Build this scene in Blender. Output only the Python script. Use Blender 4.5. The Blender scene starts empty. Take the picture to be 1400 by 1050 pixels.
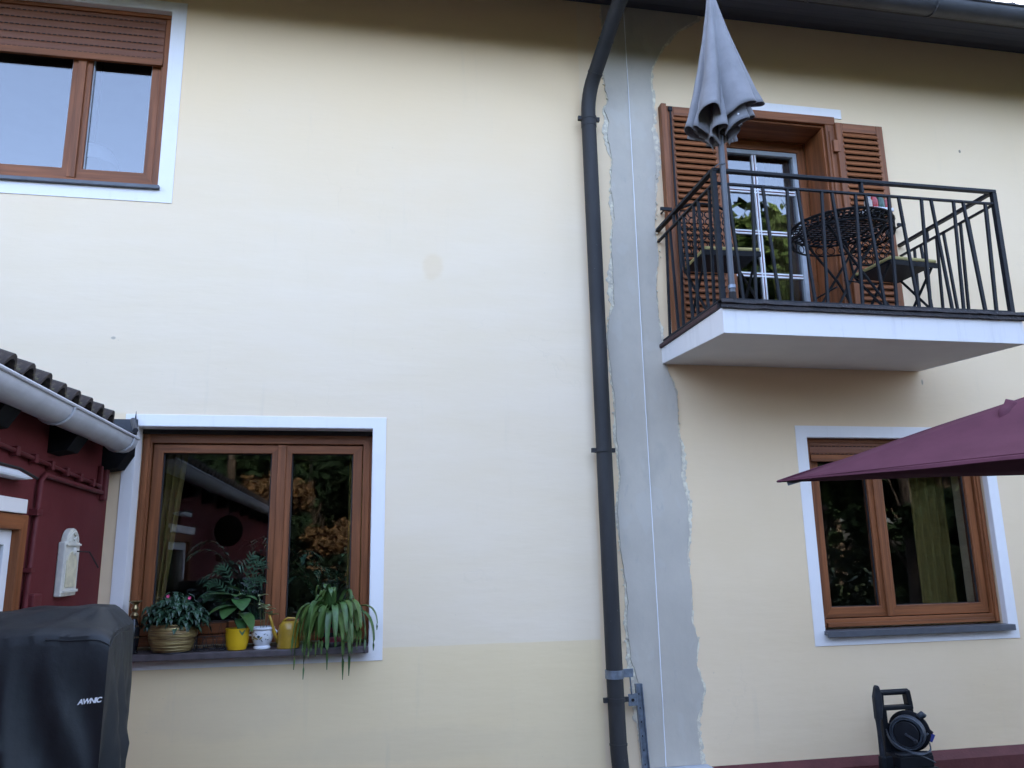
import bpy, bmesh, math, random
from mathutils import Vector, Matrix, noise
random.seed(7)
R = math.radians
S = bpy.context.scene
C = S.collection

# ------------------------------------------------------------------ camera
cam_d = bpy.data.cameras.new('camera'); cam = bpy.data.objects.new('camera', cam_d); C.objects.link(cam)
S.camera = cam
cam_d.sensor_width = 36.0; cam_d.lens = 36.0 * 1071.97 / 1400.0
cam_d.clip_start = 0.05; cam_d.clip_end = 2000
_r = Vector((0.98252554, -0.18534949, -0.01700381)); _u = Vector((-0.0226344, -0.20965965, 0.97751241)); _f = Vector((0.18474644, 0.96004604, 0.21019124))
cam.matrix_world = Matrix(((_r.x, _u.x, -_f.x, 0), (_r.y, _u.y, -_f.y, -5.0), (_r.z, _u.z, -_f.z, 1.6), (0, 0, 0, 1)))

# ------------------------------------------------------------------ world, sun, exposure
W = bpy.data.worlds.new('World'); S.world = W; W.use_nodes = True
wn = W.node_tree.nodes; wl = W.node_tree.links
sky = wn.new('ShaderNodeTexSky'); sky.sky_type = 'NISHITA'; sky.sun_disc = False
SUN_EL, SUN_ROT = R(10), R(4)
sky.sun_elevation = SUN_EL; sky.sun_rotation = SUN_ROT
sky.altitude = 300; sky.air_density = 0.38; sky.dust_density = 7.5; sky.ozone_density = 0.08
wn['Background'].inputs['Strength'].default_value = 0.15
wl.new(sky.outputs[0], wn['Background'].inputs['Color'])
sd = bpy.data.lights.new('sun', 'SUN'); sun = bpy.data.objects.new('sun', sd); C.objects.link(sun)
sd.energy = 2.0; sd.angle = R(0.5); sd.color = (1.0, 0.86, 0.70)
sdir = Vector((math.sin(SUN_ROT) * math.cos(SUN_EL), math.cos(SUN_ROT) * math.cos(SUN_EL), math.sin(SUN_EL)))
sun.rotation_euler = (-sdir).to_track_quat('-Z', 'Y').to_euler(); sun.location = (3, 30, 18)
S.view_settings.view_transform = 'Standard'; S.view_settings.look = 'None'
S.view_settings.gamma = 1; S.view_settings.use_curve_mapping = False
S.view_settings.exposure = 4.6
S.cycles.max_bounces = 8; S.cycles.transparent_max_bounces = 16
S.cycles.sample_clamp_indirect = 4

# ------------------------------------------------------------------ materials
MATS = {}
class NT:
    def __init__(s, name):
        s.m = bpy.data.materials.new(name); s.m.use_nodes = True
        s.n = s.m.node_tree.nodes; s.l = s.m.node_tree.links
        s.b = s.n['Principled BSDF']; s.out = s.n['Material Output']
        MATS[name] = s.m
        s.tc = s.n.new('ShaderNodeTexCoord')
    def node(s, t, **k):
        n = s.n.new(t)
        for a, v in k.items(): setattr(n, a, v)
        return n
    def lk(s, a, b): s.l.new(a, b)
    def setin(s, sock, v):
        if hasattr(v, 'is_output'): s.l.new(v, sock)
        else: sock.default_value = v
    def math(s, op, a, b=0.0, c=None, clamp=False):
        n = s.node('ShaderNodeMath', operation=op); n.use_clamp = clamp
        s.setin(n.inputs[0], a); s.setin(n.inputs[1], b)
        if c is not None: s.setin(n.inputs[2], c)
        return n.outputs[0]
    def noise(s, scale, detail=4, rough=0.55, vec=None, stretch=None):
        v = vec or s.tc.outputs['Object']
        if stretch:
            mp = s.node('ShaderNodeMapping'); mp.inputs['Scale'].default_value = stretch
            s.lk(v, mp.inputs[0]); v = mp.outputs[0]
        n = s.node('ShaderNodeTexNoise'); n.inputs['Scale'].default_value = scale
        n.inputs['Detail'].default_value = detail; n.inputs['Roughness'].default_value = rough
        s.lk(v, n.inputs['Vector']); return n.outputs['Fac']
    def ramp(s, f, lo, hi, a=0.0, b=1.0, smooth=True):
        n = s.node('ShaderNodeMapRange'); n.interpolation_type = 'SMOOTHSTEP' if smooth else 'LINEAR'
        s.setin(n.inputs['Value'], f); n.inputs['From Min'].default_value = lo; n.inputs['From Max'].default_value = hi
        n.inputs['To Min'].default_value = a; n.inputs['To Max'].default_value = b
        return n.outputs['Result']
    def mix(s, f, a, b, blend='MIX'):
        n = s.node('ShaderNodeMix', data_type='RGBA', blend_type=blend)
        s.setin(n.inputs[0], f)
        for sk, v in ((n.inputs[6], a), (n.inputs[7], b)):
            if hasattr(v, 'is_output'): s.l.new(v, sk)
            else: sk.default_value = (*v, 1)
        return n.outputs[2]
    def bump(s, h, strength, dist=0.01):
        n = s.node('ShaderNodeBump'); n.inputs['Strength'].default_value = strength; n.inputs['Distance'].default_value = dist
        s.lk(h, n.inputs['Height']); s.lk(n.outputs[0], s.b.inputs['Normal']); return n
    def col(s, c): s.setin(s.b.inputs['Base Color'], c if hasattr(c, 'is_output') else (*c, 1))
    def xyz(s):
        n = s.node('ShaderNodeSeparateXYZ'); s.lk(s.tc.outputs['Object'], n.inputs[0]); return n.outputs

def simple(name, c, rough=0.5, var=0.15, scale=12, bump=0.0, bscale=80, metal=0.0, stretch=None, spec=None, c2=None, coat=0):
    t = NT(name); f = t.noise(scale, 5, 0.6, stretch=stretch)
    lo = tuple(x * (1 - var) for x in c); hi = c2 or tuple(min(1, x * (1 + var)) for x in c)
    t.col(t.mix(t.ramp(f, 0.3, 0.7), lo, hi))
    t.b.inputs['Roughness'].default_value = rough; t.b.inputs['Metallic'].default_value = metal
    if spec is not None: t.b.inputs['Specular IOR Level'].default_value = spec
    if coat: t.b.inputs['Coat Weight'].default_value = coat
    if bump: t.bump(t.noise(bscale, 4, 0.6, stretch=stretch), bump, 0.004)
    return t.m

def leafmat(name, c, rough=.42):
    t = NT(name); f = t.noise(22, 5, .6); oi = t.node('ShaderNodeObjectInfo'); rv = oi.outputs['Random']
    k = t.mix(t.ramp(f, .3, .72), tuple(v * .65 for v in c), tuple(v * 1.3 for v in c))
    k = t.mix(t.ramp(rv, 0, 1, 0, .55), k, tuple(v * q for v, q in zip(c, (1.9, 1.35, 1.0))))
    k = t.mix(t.math('MULTIPLY', t.ramp(t.noise(45, 3), .62, .7), t.ramp(rv, .4, .9)), k, (0.16, 0.11, 0.03))
    t.col(k); t.b.inputs['Roughness'].default_value = rough; t.bump(f, .2, .003); return t.m
def wood(name, c, axis):
    st = {'x': (1.2, 30, 30), 'z': (30, 30, 1.2), 'y': (30, 1.2, 30)}[axis]
    t = NT(name); f = t.noise(1.0, 6, 0.65, stretch=st); g = t.noise(3.0, 3)
    base = t.mix(t.ramp(f, 0.32, 0.7), tuple(x * 0.62 for x in c), tuple(x * 1.28 for x in c))
    t.col(t.mix(t.ramp(g, 0.35, 0.75, 0, 0.45), base, tuple(x * 0.7 for x in c)))
    t.b.inputs['Roughness'].default_value = 0.5; t.b.inputs['Specular IOR Level'].default_value = .28
    t.bump(f, 0.12, 0.003); return t.m

WD = (0.245, 0.083, 0.029)
wood('wood_v', WD, 'z'); wood('wood_h', WD, 'x'); wood('wood_y', WD, 'y')
SHC = (0.262, 0.094, 0.037)
wood('shutter_h', SHC, 'x'); wood('shutter_v', SHC, 'z')
simple('roller', (0.205, 0.078, 0.040), 0.5, 0.08, 3, stretch=(1, 1, 6), spec=.3)
simple('slot_black', (0.012, 0.009, 0.009), 0.8)
simple('wood_dark', (0.022, 0.018, 0.017), 0.8, 0.3, 6, stretch=(1, 1, 1))
simple('rafter_black', (0.008, 0.008, 0.009), 0.8, 0.2, spec=.1)
simple('soffit_paint', (0.052, 0.056, 0.074), 0.8, 0.15, 3, 0.05, stretch=(.3, 6, 6), spec=.2)
simple('soffit', (0.030, 0.024, 0.021), 0.8, 0.25, 5, 0.1)
simple('slab_under', (0.80, 0.75, 0.71), 0.85, 0.025, 4, 0.06, 60)
simple('iron', (0.012, 0.013, 0.016), 0.5, 0.25, 25, 0.05, spec=.22)
simple('iron_bistro', (0.010, 0.010, 0.011), 0.55, 0.25, 30, spec=.15)
simple('sill_stone', (0.075, 0.058, 0.058), 0.55, 0.25, 18, 0.1, 120)
simple('sill_metal', (0.085, 0.088, 0.098), 0.45, 0.15, 9)
simple('alu_grey', (0.42, 0.45, 0.48), 0.45, 0.06)
simple('white_bar', (0.82, 0.82, 0.83), 0.5, 0.03)
simple('red_bar', (0.16, 0.035, 0.030), 0.5, 0.1)
simple('gutter_white', (0.56, 0.57, 0.60), 0.42, 0.08, 6, 0.03)
simple('gutter_grey', (0.060, 0.062, 0.068), 0.5, 0.15, 6, spec=.35)
simple('flashing', (0.035, 0.037, 0.045), 0.5, 0.3, 10)
simple('galv', (0.20, 0.23, 0.27), 0.42, 0.25, 22, 0.05, 70, metal=0.5)
simple('string_white', (0.85, 0.85, 0.85), 0.7, 0.02)
simple('fabric_grey', (0.212, 0.208, 0.215), 0.9, 0.08, 9, 0.15, 900)
simple('fabric_plum', (0.098, 0.029, 0.044), 0.85, 0.10, 5, 0.12, 700, spec=.25)
simple('pole_grey', (0.06, 0.065, 0.075), 0.4, 0.1)
simple('cushion', (0.40, 0.33, 0.13), 0.9, 0.15, 30, 0.1, 300)
simple('curtain_olive', (0.27, 0.19, 0.05), 0.9, 0.15, 20, stretch=(6, 6, 0.4))
simple('room', (0.17, 0.16, 0.17), 0.9, 0.1, 3)
simple('room_panel', (0.42, 0.42, 0.44), 0.8, 0.1, 3)
simple('concrete', (0.42, 0.44, 0.47), 0.85, 0.15, 8, 0.2, 90)
simple('pot_yellow', (0.68, 0.40, 0.012), 0.35, 0.06)
simple('can_yellow', (0.36, 0.21, 0.022), 0.30, 0.2, 14)
simple('pot_white', (0.72, 0.72, 0.74), 0.25, 0.04)
simple('pot_ink', (0.03, 0.05, 0.05), 0.4); simple('pot_ochre', (0.30, 0.22, 0.05), 0.4)
simple('soil', (0.02, 0.014, 0.010), 0.95, 0.4, 60, 0.5, 90)
simple('vase_black', (0.012, 0.012, 0.014), 0.2, 0.2); simple('brass', (0.36, 0.27, 0.13), 0.28, 0.2, 20, metal=0.9)
simple('stripe_red', (0.24, 0.032, 0.055), 0.4, 0.1); simple('stripe_black', (0.014, 0.014, 0.016), 0.35, 0.1)
simple('leaf_dark', (0.026, 0.062, 0.032), 0.42, 0.4, 25)
leafmat('leaf_mid', (0.042, 0.110, 0.030))
simple('leaf_frond', (0.024, 0.056, 0.026), 0.6, 0.35, 25, spec=.2)
simple('leaf_pale', (0.36, 0.40, 0.20), 0.5, 0.3, 20)
leafmat('leaf_spider', (0.060, 0.125, 0.032))
simple('leaf_palm', (0.060, 0.130, 0.075), 0.5, 0.3, 18)
simple('stem', (0.10, 0.12, 0.04), 0.6, 0.3)
simple('petal', (0.75, 0.09, 0.22), 0.5, 0.1)
simple('tray', (0.78, 0.79, 0.82), 0.4, 0.03); simple('jar_red', (0.42, 0.045, 0.05), 0.25); simple('jar_green', (0.04, 0.10, 0.07), 0.2); simple('jar_clear', (0.42, 0.36, 0.30), 0.15)
simple('plaque', (0.63, 0.61, 0.55), 0.8, 0.10, 18, 0.25, 60, c2=(0.70, 0.66, 0.56)); simple('plaque_ochre', (0.62, 0.55, 0.38), 0.85, 0.15, 20)
simple('plastic_black', (0.009, 0.010, 0.013), 0.45, 0.2, 20, spec=.25); simple('plastic_dark', (0.020, 0.022, 0.028), 0.45, 0.2, 20, spec=.3)
simple('hose', (0.045, 0.055, 0.07), 0.4, 0.2); simple('tag_blue', (0.03, 0.04, 0.22), 0.45)
simple('lamp_shade', (0.75, 0.76, 0.80), 0.5, 0.02)
simple('paving', (0.062, 0.058, 0.054), 0.9, 0.25, 3, 0.3, 40, spec=0.2)
simple('grass_ground', (0.030, 0.042, 0.016), 0.95, 0.4, 2, 0.5, 30, spec=0.1)
simple('bark', (0.040, 0.031, 0.025), 0.9, 0.4, 8, 0.5, 20, stretch=(3, 3, .6))
simple('crown_dark', (0.012, 0.024, 0.012), 0.8, 0.5, 0.8, spec=0.08)
simple('crown_mid', (0.035, 0.062, 0.020), 0.8, 0.5, 0.7, spec=0.08)
simple('crown_sun_tint', (0.125, 0.080, 0.042), 0.8, 0.5, 0.7, spec=0.08)  # orange glow of sunlit leaves put into the base colour
simple('house_tile', (0.085, 0.060, 0.052), 0.85, 0.35, 6, 0.3, 30)

t = NT('annex_tile')                                   # mossy dark pantile
f = t.noise(9, 6, .7); g = t.noise(35, 4, .6)
c = t.mix(t.ramp(f, .42, .66), (0.036, 0.026, 0.022), (0.095, 0.068, 0.048))
t.col(t.mix(t.ramp(g, .56, .74, 0, .6), c, (0.16, 0.15, 0.055))); t.b.inputs['Roughness'].default_value = .9; t.bump(g, .5, .006)

t = NT('balcony_edge')                                 # tarred, weathered edge board
f = t.noise(14, 6, .75, stretch=(1, 1, 3)); g = t.noise(60, 4, .7)
c = t.mix(t.ramp(f, .4, .7), (0.016, 0.014, 0.015), (0.045, 0.032, 0.030))
t.col(t.mix(t.ramp(g, .58, .78), c, (0.16, 0.16, 0.17))); t.b.inputs['Roughness'].default_value = .75; t.bump(g, .6, .01)
t = NT('balcony_edge_red')
g = t.noise(45, 4, .7)
t.col(t.mix(t.ramp(g, .6, .78), (0.050, 0.020, 0.020), (0.13, 0.09, 0.09))); t.b.inputs['Roughness'].default_value = .6; t.bump(g, .4, .006)

t = NT('maroon')
f = t.noise(2.2, 6, .6); g = t.noise(120, 3, .6)
t.col(t.mix(t.ramp(f, .3, .75), (0.108, 0.017, 0.018), (0.135, 0.025, 0.026))); t.b.inputs['Roughness'].default_value = .75; t.b.inputs['Specular IOR Level'].default_value = .2
t.bump(t.math('ADD', f, t.math('MULTIPLY', g, .15)), .25, .02)
simple('maroon_pipe', (0.120, 0.020, 0.022), 0.55, 0.1, spec=.25)
t = NT('plinth')
f = t.noise(6, 6, .65); t.col(t.mix(t.ramp(f, .3, .75), (0.085, 0.015, 0.014), (0.125, 0.026, 0.024))); t.b.inputs['Roughness'].default_value = .7; t.bump(t.noise(60, 4), .3, .006)

t = NT('render_wall')                                  # cream render, left field repainted off-white above z = 1.053
x, y, z = t.xyz()
n1 = t.noise(0.9, 5, .6); n2 = t.noise(7, 5, .6); n3 = t.noise(160, 3, .6); n4 = t.noise(2.2, 4, .6, stretch=(0.5, 1, 2.2))
zz = t.math('ADD', z, t.math('MULTIPLY', t.math('SUBTRACT', n2, .5), .012))
zz2 = t.math('ADD', z, t.math('MULTIPLY', t.math('SUBTRACT', n1, .5), 1.1))
xw = t.math('ADD', x, t.math('MULTIPLY', t.math('SUBTRACT', n2, .5), .03))
cream_r = t.mix(t.ramp(n1, .3, .7), (0.835, 0.632, 0.395), (0.860, 0.660, 0.432))
cream_low = t.mix(t.ramp(n1, .3, .7), (0.840, 0.638, 0.370), (0.862, 0.664, 0.400))
white = t.mix(t.ramp(n4, .3, .75), (0.845, 0.672, 0.460), (0.865, 0.698, 0.500))
left = t.mix(t.ramp(zz2, 3.3, 5.0, 0.0, 1.0), white, (0.87, 0.640, 0.385))
left = t.mix(t.ramp(zz, 1.050, 1.056), cream_low, left)
low_left = t.math('MULTIPLY', t.ramp(xw, -1.395, -1.405), t.ramp(z, 2.47, 2.45))
left = t.mix(low_left, left, cream_r)
c = t.mix(t.ramp(xw, 1.50, 1.515), left, cream_r)
# rubbed patch, tide marks, flecks
def blob(cx, cz, rx, rz, col, amt, cin):
    dx = t.math('DIVIDE', t.math('SUBTRACT', x, cx), rx); dz = t.math('DIVIDE', t.math('SUBTRACT', z, cz), rz)
    d = t.math('SQRT', t.math('ADD', t.math('MULTIPLY', dx, dx), t.math('MULTIPLY', dz, dz)))
    d = t.math('ADD', d, t.math('MULTIPLY', t.math('SUBTRACT', n2, .5), .9))
    return t.mix(t.ramp(d, .55, 1.0, amt, 0), cin, col)
c = blob(0.432, 3.49, .085, .115, (0.80, 0.59, 0.35), .48, c)

c = blob(-1.517, 2.926, .018, .012, (0.40, 0.34, 0.26), .7, c)
c = blob(-0.75, 0.72, .50, .17, (0.66, 0.52, 0.35), .22, c)
c = blob(0.35, 0.50, .9, .12, (0.62, 0.49, 0.34), .14, c)
c = blob(4.665, 4.696, .012, .016, (0.15, 0.12, 0.1), .8, c)
c = blob(4.05, 2.78, .012, .03, (0.3, 0.26, 0.2), .7, c)
streak = t.noise(1.0, 5, .7, stretch=(9, 9, .7))
c = t.mix(t.ramp(streak, .58, .80, 0, .16), c, (0.50, 0.44, 0.34))
fl = t.noise(42, 2, .5)
c = t.mix(t.ramp(fl, .76, .785, 0, .3), c, (0.34, 0.29, 0.22))
t.col(c); t.b.inputs['Roughness'].default_value = .88
h = t.math('ADD', t.math('ADD', t.math('MULTIPLY', n4, .7), t.math('MULTIPLY', n2, .10)), t.math('MULTIPLY', n3, .040))
crk = t.node('ShaderNodeTexVoronoi', feature='DISTANCE_TO_EDGE'); crk.inputs['Scale'].default_value = .55
cv = t.node('ShaderNodeVectorMath', operation='ADD'); wv = t.node('ShaderNodeTexNoise'); wv.inputs['Scale'].default_value = 2.2; wv.inputs['Detail'].default_value = 6
t.lk(t.tc.outputs['Object'], wv.inputs['Vector']); t.lk(t.tc.outputs['Object'], cv.inputs[0]); t.lk(wv.outputs['Color'], cv.inputs[1]); t.lk(cv.outputs[0], crk.inputs['Vector'])
hair = t.math('MULTIPLY', t.ramp(crk.outputs['Distance'], .0045, .0008), t.ramp(n1, .50, .62))
c = t.mix(t.math('MULTIPLY', hair, .05), c, (0.40, 0.33, 0.25)); t.col(c)
h = t.math('SUBTRACT', h, t.math('MULTIPLY', hair, .03))
t.bump(h, .30, .02)

t = NT('grey_filler')
n1 = t.noise(1.3, 6, .65); n2 = t.noise(5, 5, .6, stretch=(1, 1, .5)); n3 = t.noise(140, 3)
c = t.mix(t.ramp(n1, .32, .7), (0.475, 0.422, 0.345), (0.555, 0.492, 0.400))
c = t.mix(t.ramp(n2, .52, .72, 0, .5), c, (0.41, 0.378, 0.318))
t.col(c); t.b.inputs['Roughness'].default_value = .8
n5 = t.noise(3.2, 3, .5, stretch=(1.6, 1, .9)); n6 = t.noise(28, 4, .6, stretch=(1, 1, .35))
c = t.mix(t.ramp(n5, .56, .60, 0, .22), c, (0.56, 0.53, 0.47)); c = t.mix(t.ramp(n6, .62, .75, 0, .30), c, (0.36, 0.34, 0.31)); t.col(c)
t.bump(t.math('ADD', t.math('ADD', n2, t.math('MULTIPLY', n5, .8)), t.math('MULTIPLY', n3, .06)), .35, .012)
def painted(name, c, dirt, amt):
    t = NT(name); st = t.noise(1.0, 5, .7, stretch=(16, 16, 1.3)); g = t.noise(4, 5, .65); f = t.noise(60, 3, .6)
    k = t.mix(t.ramp(st, .52, .80, 0, amt), c, dirt); k = t.mix(t.ramp(g, .55, .80, 0, amt * .7), k, dirt); k = t.mix(t.ramp(f, .70, .76, 0, .35), k, dirt)
    t.col(k); t.b.inputs['Roughness'].default_value = .8; t.b.inputs['Specular IOR Level'].default_value = .3; t.bump(t.math('ADD', g, t.math('MULTIPLY', f, .1)), .12, .01)
painted('trim', (0.84, 0.80, 0.77), (0.60, 0.54, 0.46), .22)
painted('slab_white', (0.74, 0.71, 0.68), (0.42, 0.40, 0.38), .38)
t = NT('chipped_edge')
n1 = t.noise(22, 5, .7); t.col(t.mix(t.ramp(n1, .42, .62), (0.60, 0.53, 0.42), (0.84, 0.76, 0.58))); t.b.inputs['Roughness'].default_value = .9
t.bump(n1, .6, .008)

t = NT('pipe_dark')                                    # weathered dark brown-grey downpipe
n1 = t.noise(3, 6, .65, stretch=(2, 2, .5)); n2 = t.noise(40, 3, .6)
c = t.mix(t.ramp(n1, .35, .7), (0.028, 0.027, 0.027), (0.042, 0.040, 0.039))
t.col(t.mix(t.ramp(n2, .68, .74, 0, .6), c, (0.09, 0.09, 0.09))); t.b.inputs['Roughness'].default_value = .6; t.b.inputs['Specular IOR Level'].default_value = .25

t = NT('cover_black')                                  # grill cover cloth
n1 = t.noise(2.5, 5, .6); n2 = t.noise(900, 2)
t.col(t.mix(t.ramp(n1, .35, .7), (0.016, 0.019, 0.021), (0.026, 0.029, 0.031))); t.b.inputs['Roughness'].default_value = .5; t.b.inputs['Specular IOR Level'].default_value = .42
t.bump(t.math('ADD', t.noise(6, 5, .6), t.math('MULTIPLY', n2, .05)), .35, .012)

t = NT('pot_rattan')                                   # bronze ribbed bowl
x, y, z = t.xyz()
s1 = t.noise(1.0, 6, .7, stretch=(4, 4, 90)); s2 = t.noise(1, 3, .6, stretch=(2, 2, 30))
c = t.mix(t.ramp(s1, .36, .62), (0.10, 0.055, 0.022), (0.42, 0.31, 0.12))
t.col(t.mix(t.ramp(s2, .56, .7, 0, .7), c, (0.22, 0.085, 0.035))); t.b.inputs['Roughness'].default_value = .38
t.b.inputs['Metallic'].default_value = .35; t.bump(s1, .5, .006)

def glass(name, base, tint):
    t = NT(name)
    lw = t.node('ShaderNodeLayerWeight'); lw.inputs['Blend'].default_value = .5
    f = t.math('ADD', t.math('MULTIPLY', t.math('POWER', lw.outputs['Facing'], 4.0), .75), base, clamp=True)
    tr = t.node('ShaderNodeBsdfTransparent'); tr.inputs[0].default_value = (*tint, 1)
    gl = t.node('ShaderNodeBsdfGlossy'); gl.inputs['Roughness'].default_value = 0.0; gl.inputs[0].default_value = (1, 1, 1, 1)
    n = t.noise(2.2, 2, .5); bp = t.node('ShaderNodeBump'); bp.inputs['Strength'].default_value = .03; bp.inputs['Distance'].default_value = .01
    t.lk(n, bp.inputs['Height']); t.lk(bp.outputs[0], gl.inputs['Normal'])
    mx = t.node('ShaderNodeMixShader'); t.lk(f, mx.inputs[0]); t.lk(tr.outputs[0], mx.inputs[1]); t.lk(gl.outputs[0], mx.inputs[2])
    t.lk(mx.outputs[0], t.out.inputs['Surface']); return t.m
glass('pane', 0.068, (0.80, 0.82, 0.82)); glass('pane_upper', 0.092, (0.62, 0.64, 0.66))

# ------------------------------------------------------------------ mesh helpers
def wloc(o):
    v = Vector((0, 0, 0))
    while o: v += o.location; o = o.parent
    return v
class MB:
    def __init__(s): s.v = []; s.f = []; s.mi = []; s.cur = 0
    def add(s, vs, fs):
        b = len(s.v); s.v += [tuple(p) for p in vs]
        for f in fs: s.f.append(tuple(i + b for i in f)); s.mi.append(s.cur)
        return s
    def box(s, x0, x1, y0, y1, z0, z1, M=None, c=0.0):
        if x0 > x1: x0, x1 = x1, x0
        if y0 > y1: y0, y1 = y1, y0
        if z0 > z1: z0, z1 = z1, z0
        vs = [Vector(p) for p in ((x0, y0, z0), (x1, y0, z0), (x1, y1, z0), (x0, y1, z0), (x0, y0, z1), (x1, y0, z1), (x1, y1, z1), (x0, y1, z1))]
        if M is not None: vs = [M @ v for v in vs]
        return s.add(vs, [(0, 3, 2, 1), (4, 5, 6, 7), (0, 1, 5, 4), (1, 2, 6, 5), (2, 3, 7, 6), (3, 0, 4, 7)])
    def bar(s, a, b, w, d=None, up=(0, 0, 1)):
        a = Vector(a); b = Vector(b); d = d or w
        z = (b - a); L = z.length; z.normalize(); x = Vector(up).cross(z)
        if x.length < 1e-4: x = Vector((1, 0, 0)).cross(z)
        if x.length < 1e-4: x = Vector((0, 1, 0))
        x.normalize(); y = z.cross(x)
        M = Matrix(((x.x, y.x, z.x, a.x), (x.y, y.y, z.y, a.y), (x.z, y.z, z.z, a.z), (0, 0, 0, 1)))
        return s.box(-w / 2, w / 2, -d / 2, d / 2, 0, L, M)
    def tube(s, pts, r, n=8, cap=True, closed=False):
        pts = [Vector(p) for p in pts]; N = len(pts)
        rs = r if isinstance(r, (list, tuple)) else [r] * N
        vs = []; prev = None
        for i, p in enumerate(pts):
            if closed: d = pts[(i + 1) % N] - pts[i - 1]
            else: d = (pts[min(i + 1, N - 1)] - pts[max(i - 1, 0)])
            d.normalize()
            if prev is None:
                x = Vector((0, 0, 1)).cross(d)
                if x.length < 1e-3: x = Vector((1, 0, 0)).cross(d)
            else: x = prev - d * prev.dot(d)
            x.normalize(); prev = x; y = d.cross(x)
            for k in range(n):
                a = 2 * math.pi * k / n; vs.append(p + (x * math.cos(a) + y * math.sin(a)) * rs[i])
        fs = []
        for i in range(N if closed else N - 1):
            j = (i + 1) % N
            for k in range(n): fs.append((i * n + k, i * n + (k + 1) % n, j * n + (k + 1) % n, j * n + k))
        if cap and not closed:
            fs.append(tuple(range(n - 1, -1, -1))); fs.append(tuple((N - 1) * n + k for k in range(n)))
        return s.add(vs, fs)
    def lathe(s, prof, n=24, c=(0, 0, 0), M=None):
        vs = []; N = len(prof)
        for r, z in prof:
            for k in range(n):
                a = 2 * math.pi * k / n; v = Vector((c[0] + r * math.cos(a), c[1] + r * math.sin(a), c[2] + z))
                vs.append(M @ v if M is not None else v)
        fs = [(i * n + k, i * n + (k + 1) % n, (i + 1) * n + (k + 1) % n, (i + 1) * n + k) for i in range(N - 1) for k in range(n)]
        if prof[0][0] > 1e-4: fs.append(tuple(range(n - 1, -1, -1)))
        if prof[-1][0] > 1e-4: fs.append(tuple((N - 1) * n + k for k in range(n)))
        return s.add(vs, fs)
    def prism(s, poly, a, b, axis='y'):
        n = len(poly)
        P = (lambda p, t: (p[0], t, p[1])) if axis == 'y' else (lambda p, t: (t, p[0], p[1])) if axis == 'x' else (lambda p, t: (p[0], p[1], t))
        vs = [P(p, a) for p in poly] + [P(p, b) for p in poly]
        fs = [tuple(range(n)), tuple(range(2 * n - 1, n - 1, -1))] + [(i, i + n, (i + 1) % n + n, (i + 1) % n) for i in range(n)]
        return s.add(vs, fs)
    def ring(s, x0, x1, z0, z1, wl, wr, wb, wt, y0, y1, Pt=lambda a, b, c: (a, b, c), rails=1):
        o = [(x0, z0), (x1, z0), (x1, z1), (x0, z1)]; i = [(x0 + wl, z0 + wb), (x1 - wr, z0 + wb), (x1 - wr, z1 - wt), (x0 + wl, z1 - wt)]
        vs = [Pt(a, y, c) for y in (y0, y1) for L in (o, i) for a, c in L]; keep = s.cur
        for k in range(4):
            n = (k + 1) % 4; s.cur = rails if k in (0, 2) else 0; b = len(s.v) if k == 0 else b
            fs = [(k, n, 4 + n, 4 + k), (8 + k, 12 + k, 12 + n, 8 + n), (k, 8 + k, 8 + n, n), (4 + k, 4 + n, 12 + n, 12 + k)]
            if k == 0: s.add(vs, fs)
            else:
                for f in fs: s.f.append(tuple(q + b for q in f)); s.mi.append(s.cur)
        s.cur = keep; return s
    def grid(s, P):
        h = len(P); w = len(P[0])
        return s.add([p for r in P for p in r], [(i * w + j, i * w + j + 1, (i + 1) * w + j + 1, (i + 1) * w + j) for i in range(h - 1) for j in range(w - 1)])
    def mesh(s, name, mat, org=(0, 0, 0)):
        me = bpy.data.meshes.new(name); o = Vector(org)
        me.from_pydata([tuple(Vector(p) - o) for p in s.v], [], s.f)
        for m in (mat if isinstance(mat, (list, tuple)) else [mat]): me.materials.append(MATS[m])
        if any(s.mi): me.polygons.foreach_set('material_index', s.mi)
        bm = bmesh.new(); bm.from_mesh(me); bmesh.ops.recalc_face_normals(bm, faces=bm.faces); bm.to_mesh(me); bm.free()
        me.update(); return me
    def build(s, name, mat, parent=None, smooth=None, bev=0, org=None, solid=0, sub=0):
        pl = wloc(parent) if parent else Vector((0, 0, 0))
        base = Vector(org) if org is not None else pl
        me = s.mesh(name, mat, base)
        o = bpy.data.objects.new(name, me); C.objects.link(o); o.parent = parent; o.location = base - pl
        finish(o, smooth, bev, solid, sub); return o
def finish(o, smooth=None, bev=0, solid=0, sub=0):
    me = o.data
    if smooth:
        me.polygons.foreach_set('use_smooth', [True] * len(me.polygons))
        if smooth is not True: me.set_sharp_from_angle(angle=R(smooth))
    if solid: m = o.modifiers.new('solid', 'SOLIDIFY'); m.thickness = solid; m.offset = 0
    if sub: m = o.modifiers.new('sub', 'SUBSURF'); m.levels = m.render_levels = sub
    if bev: m = o.modifiers.new('bevel', 'BEVEL'); m.width = bev; m.segments = 2; m.limit_method = 'ANGLE'; m.angle_limit = R(40)
def inst(src, name, parent, loc=None, rot=None):
    o = bpy.data.objects.new(name, src.data if hasattr(src, 'data') else src); C.objects.link(o); o.parent = parent
    if loc is not None: o.location = loc
    if rot is not None: o.rotation_euler = rot
    return o
def tag(o, label=None, cat=None, group=None, kind=None):
    if label: o['label'] = label
    if cat: o['category'] = cat
    if group: o['group'] = group
    if kind: o['kind'] = kind
    return o
def thing(name, label, cat, loc=(0, 0, 0), rz=0, group=None):
    o = bpy.data.objects.new(name, None); C.objects.link(o); o.location = loc; o.rotation_euler = (0, 0, rz); o.empty_display_size = .2
    return tag(o, label, cat, group)
def kids(o): return [c for c in bpy.data.objects if c.parent == o]
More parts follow.
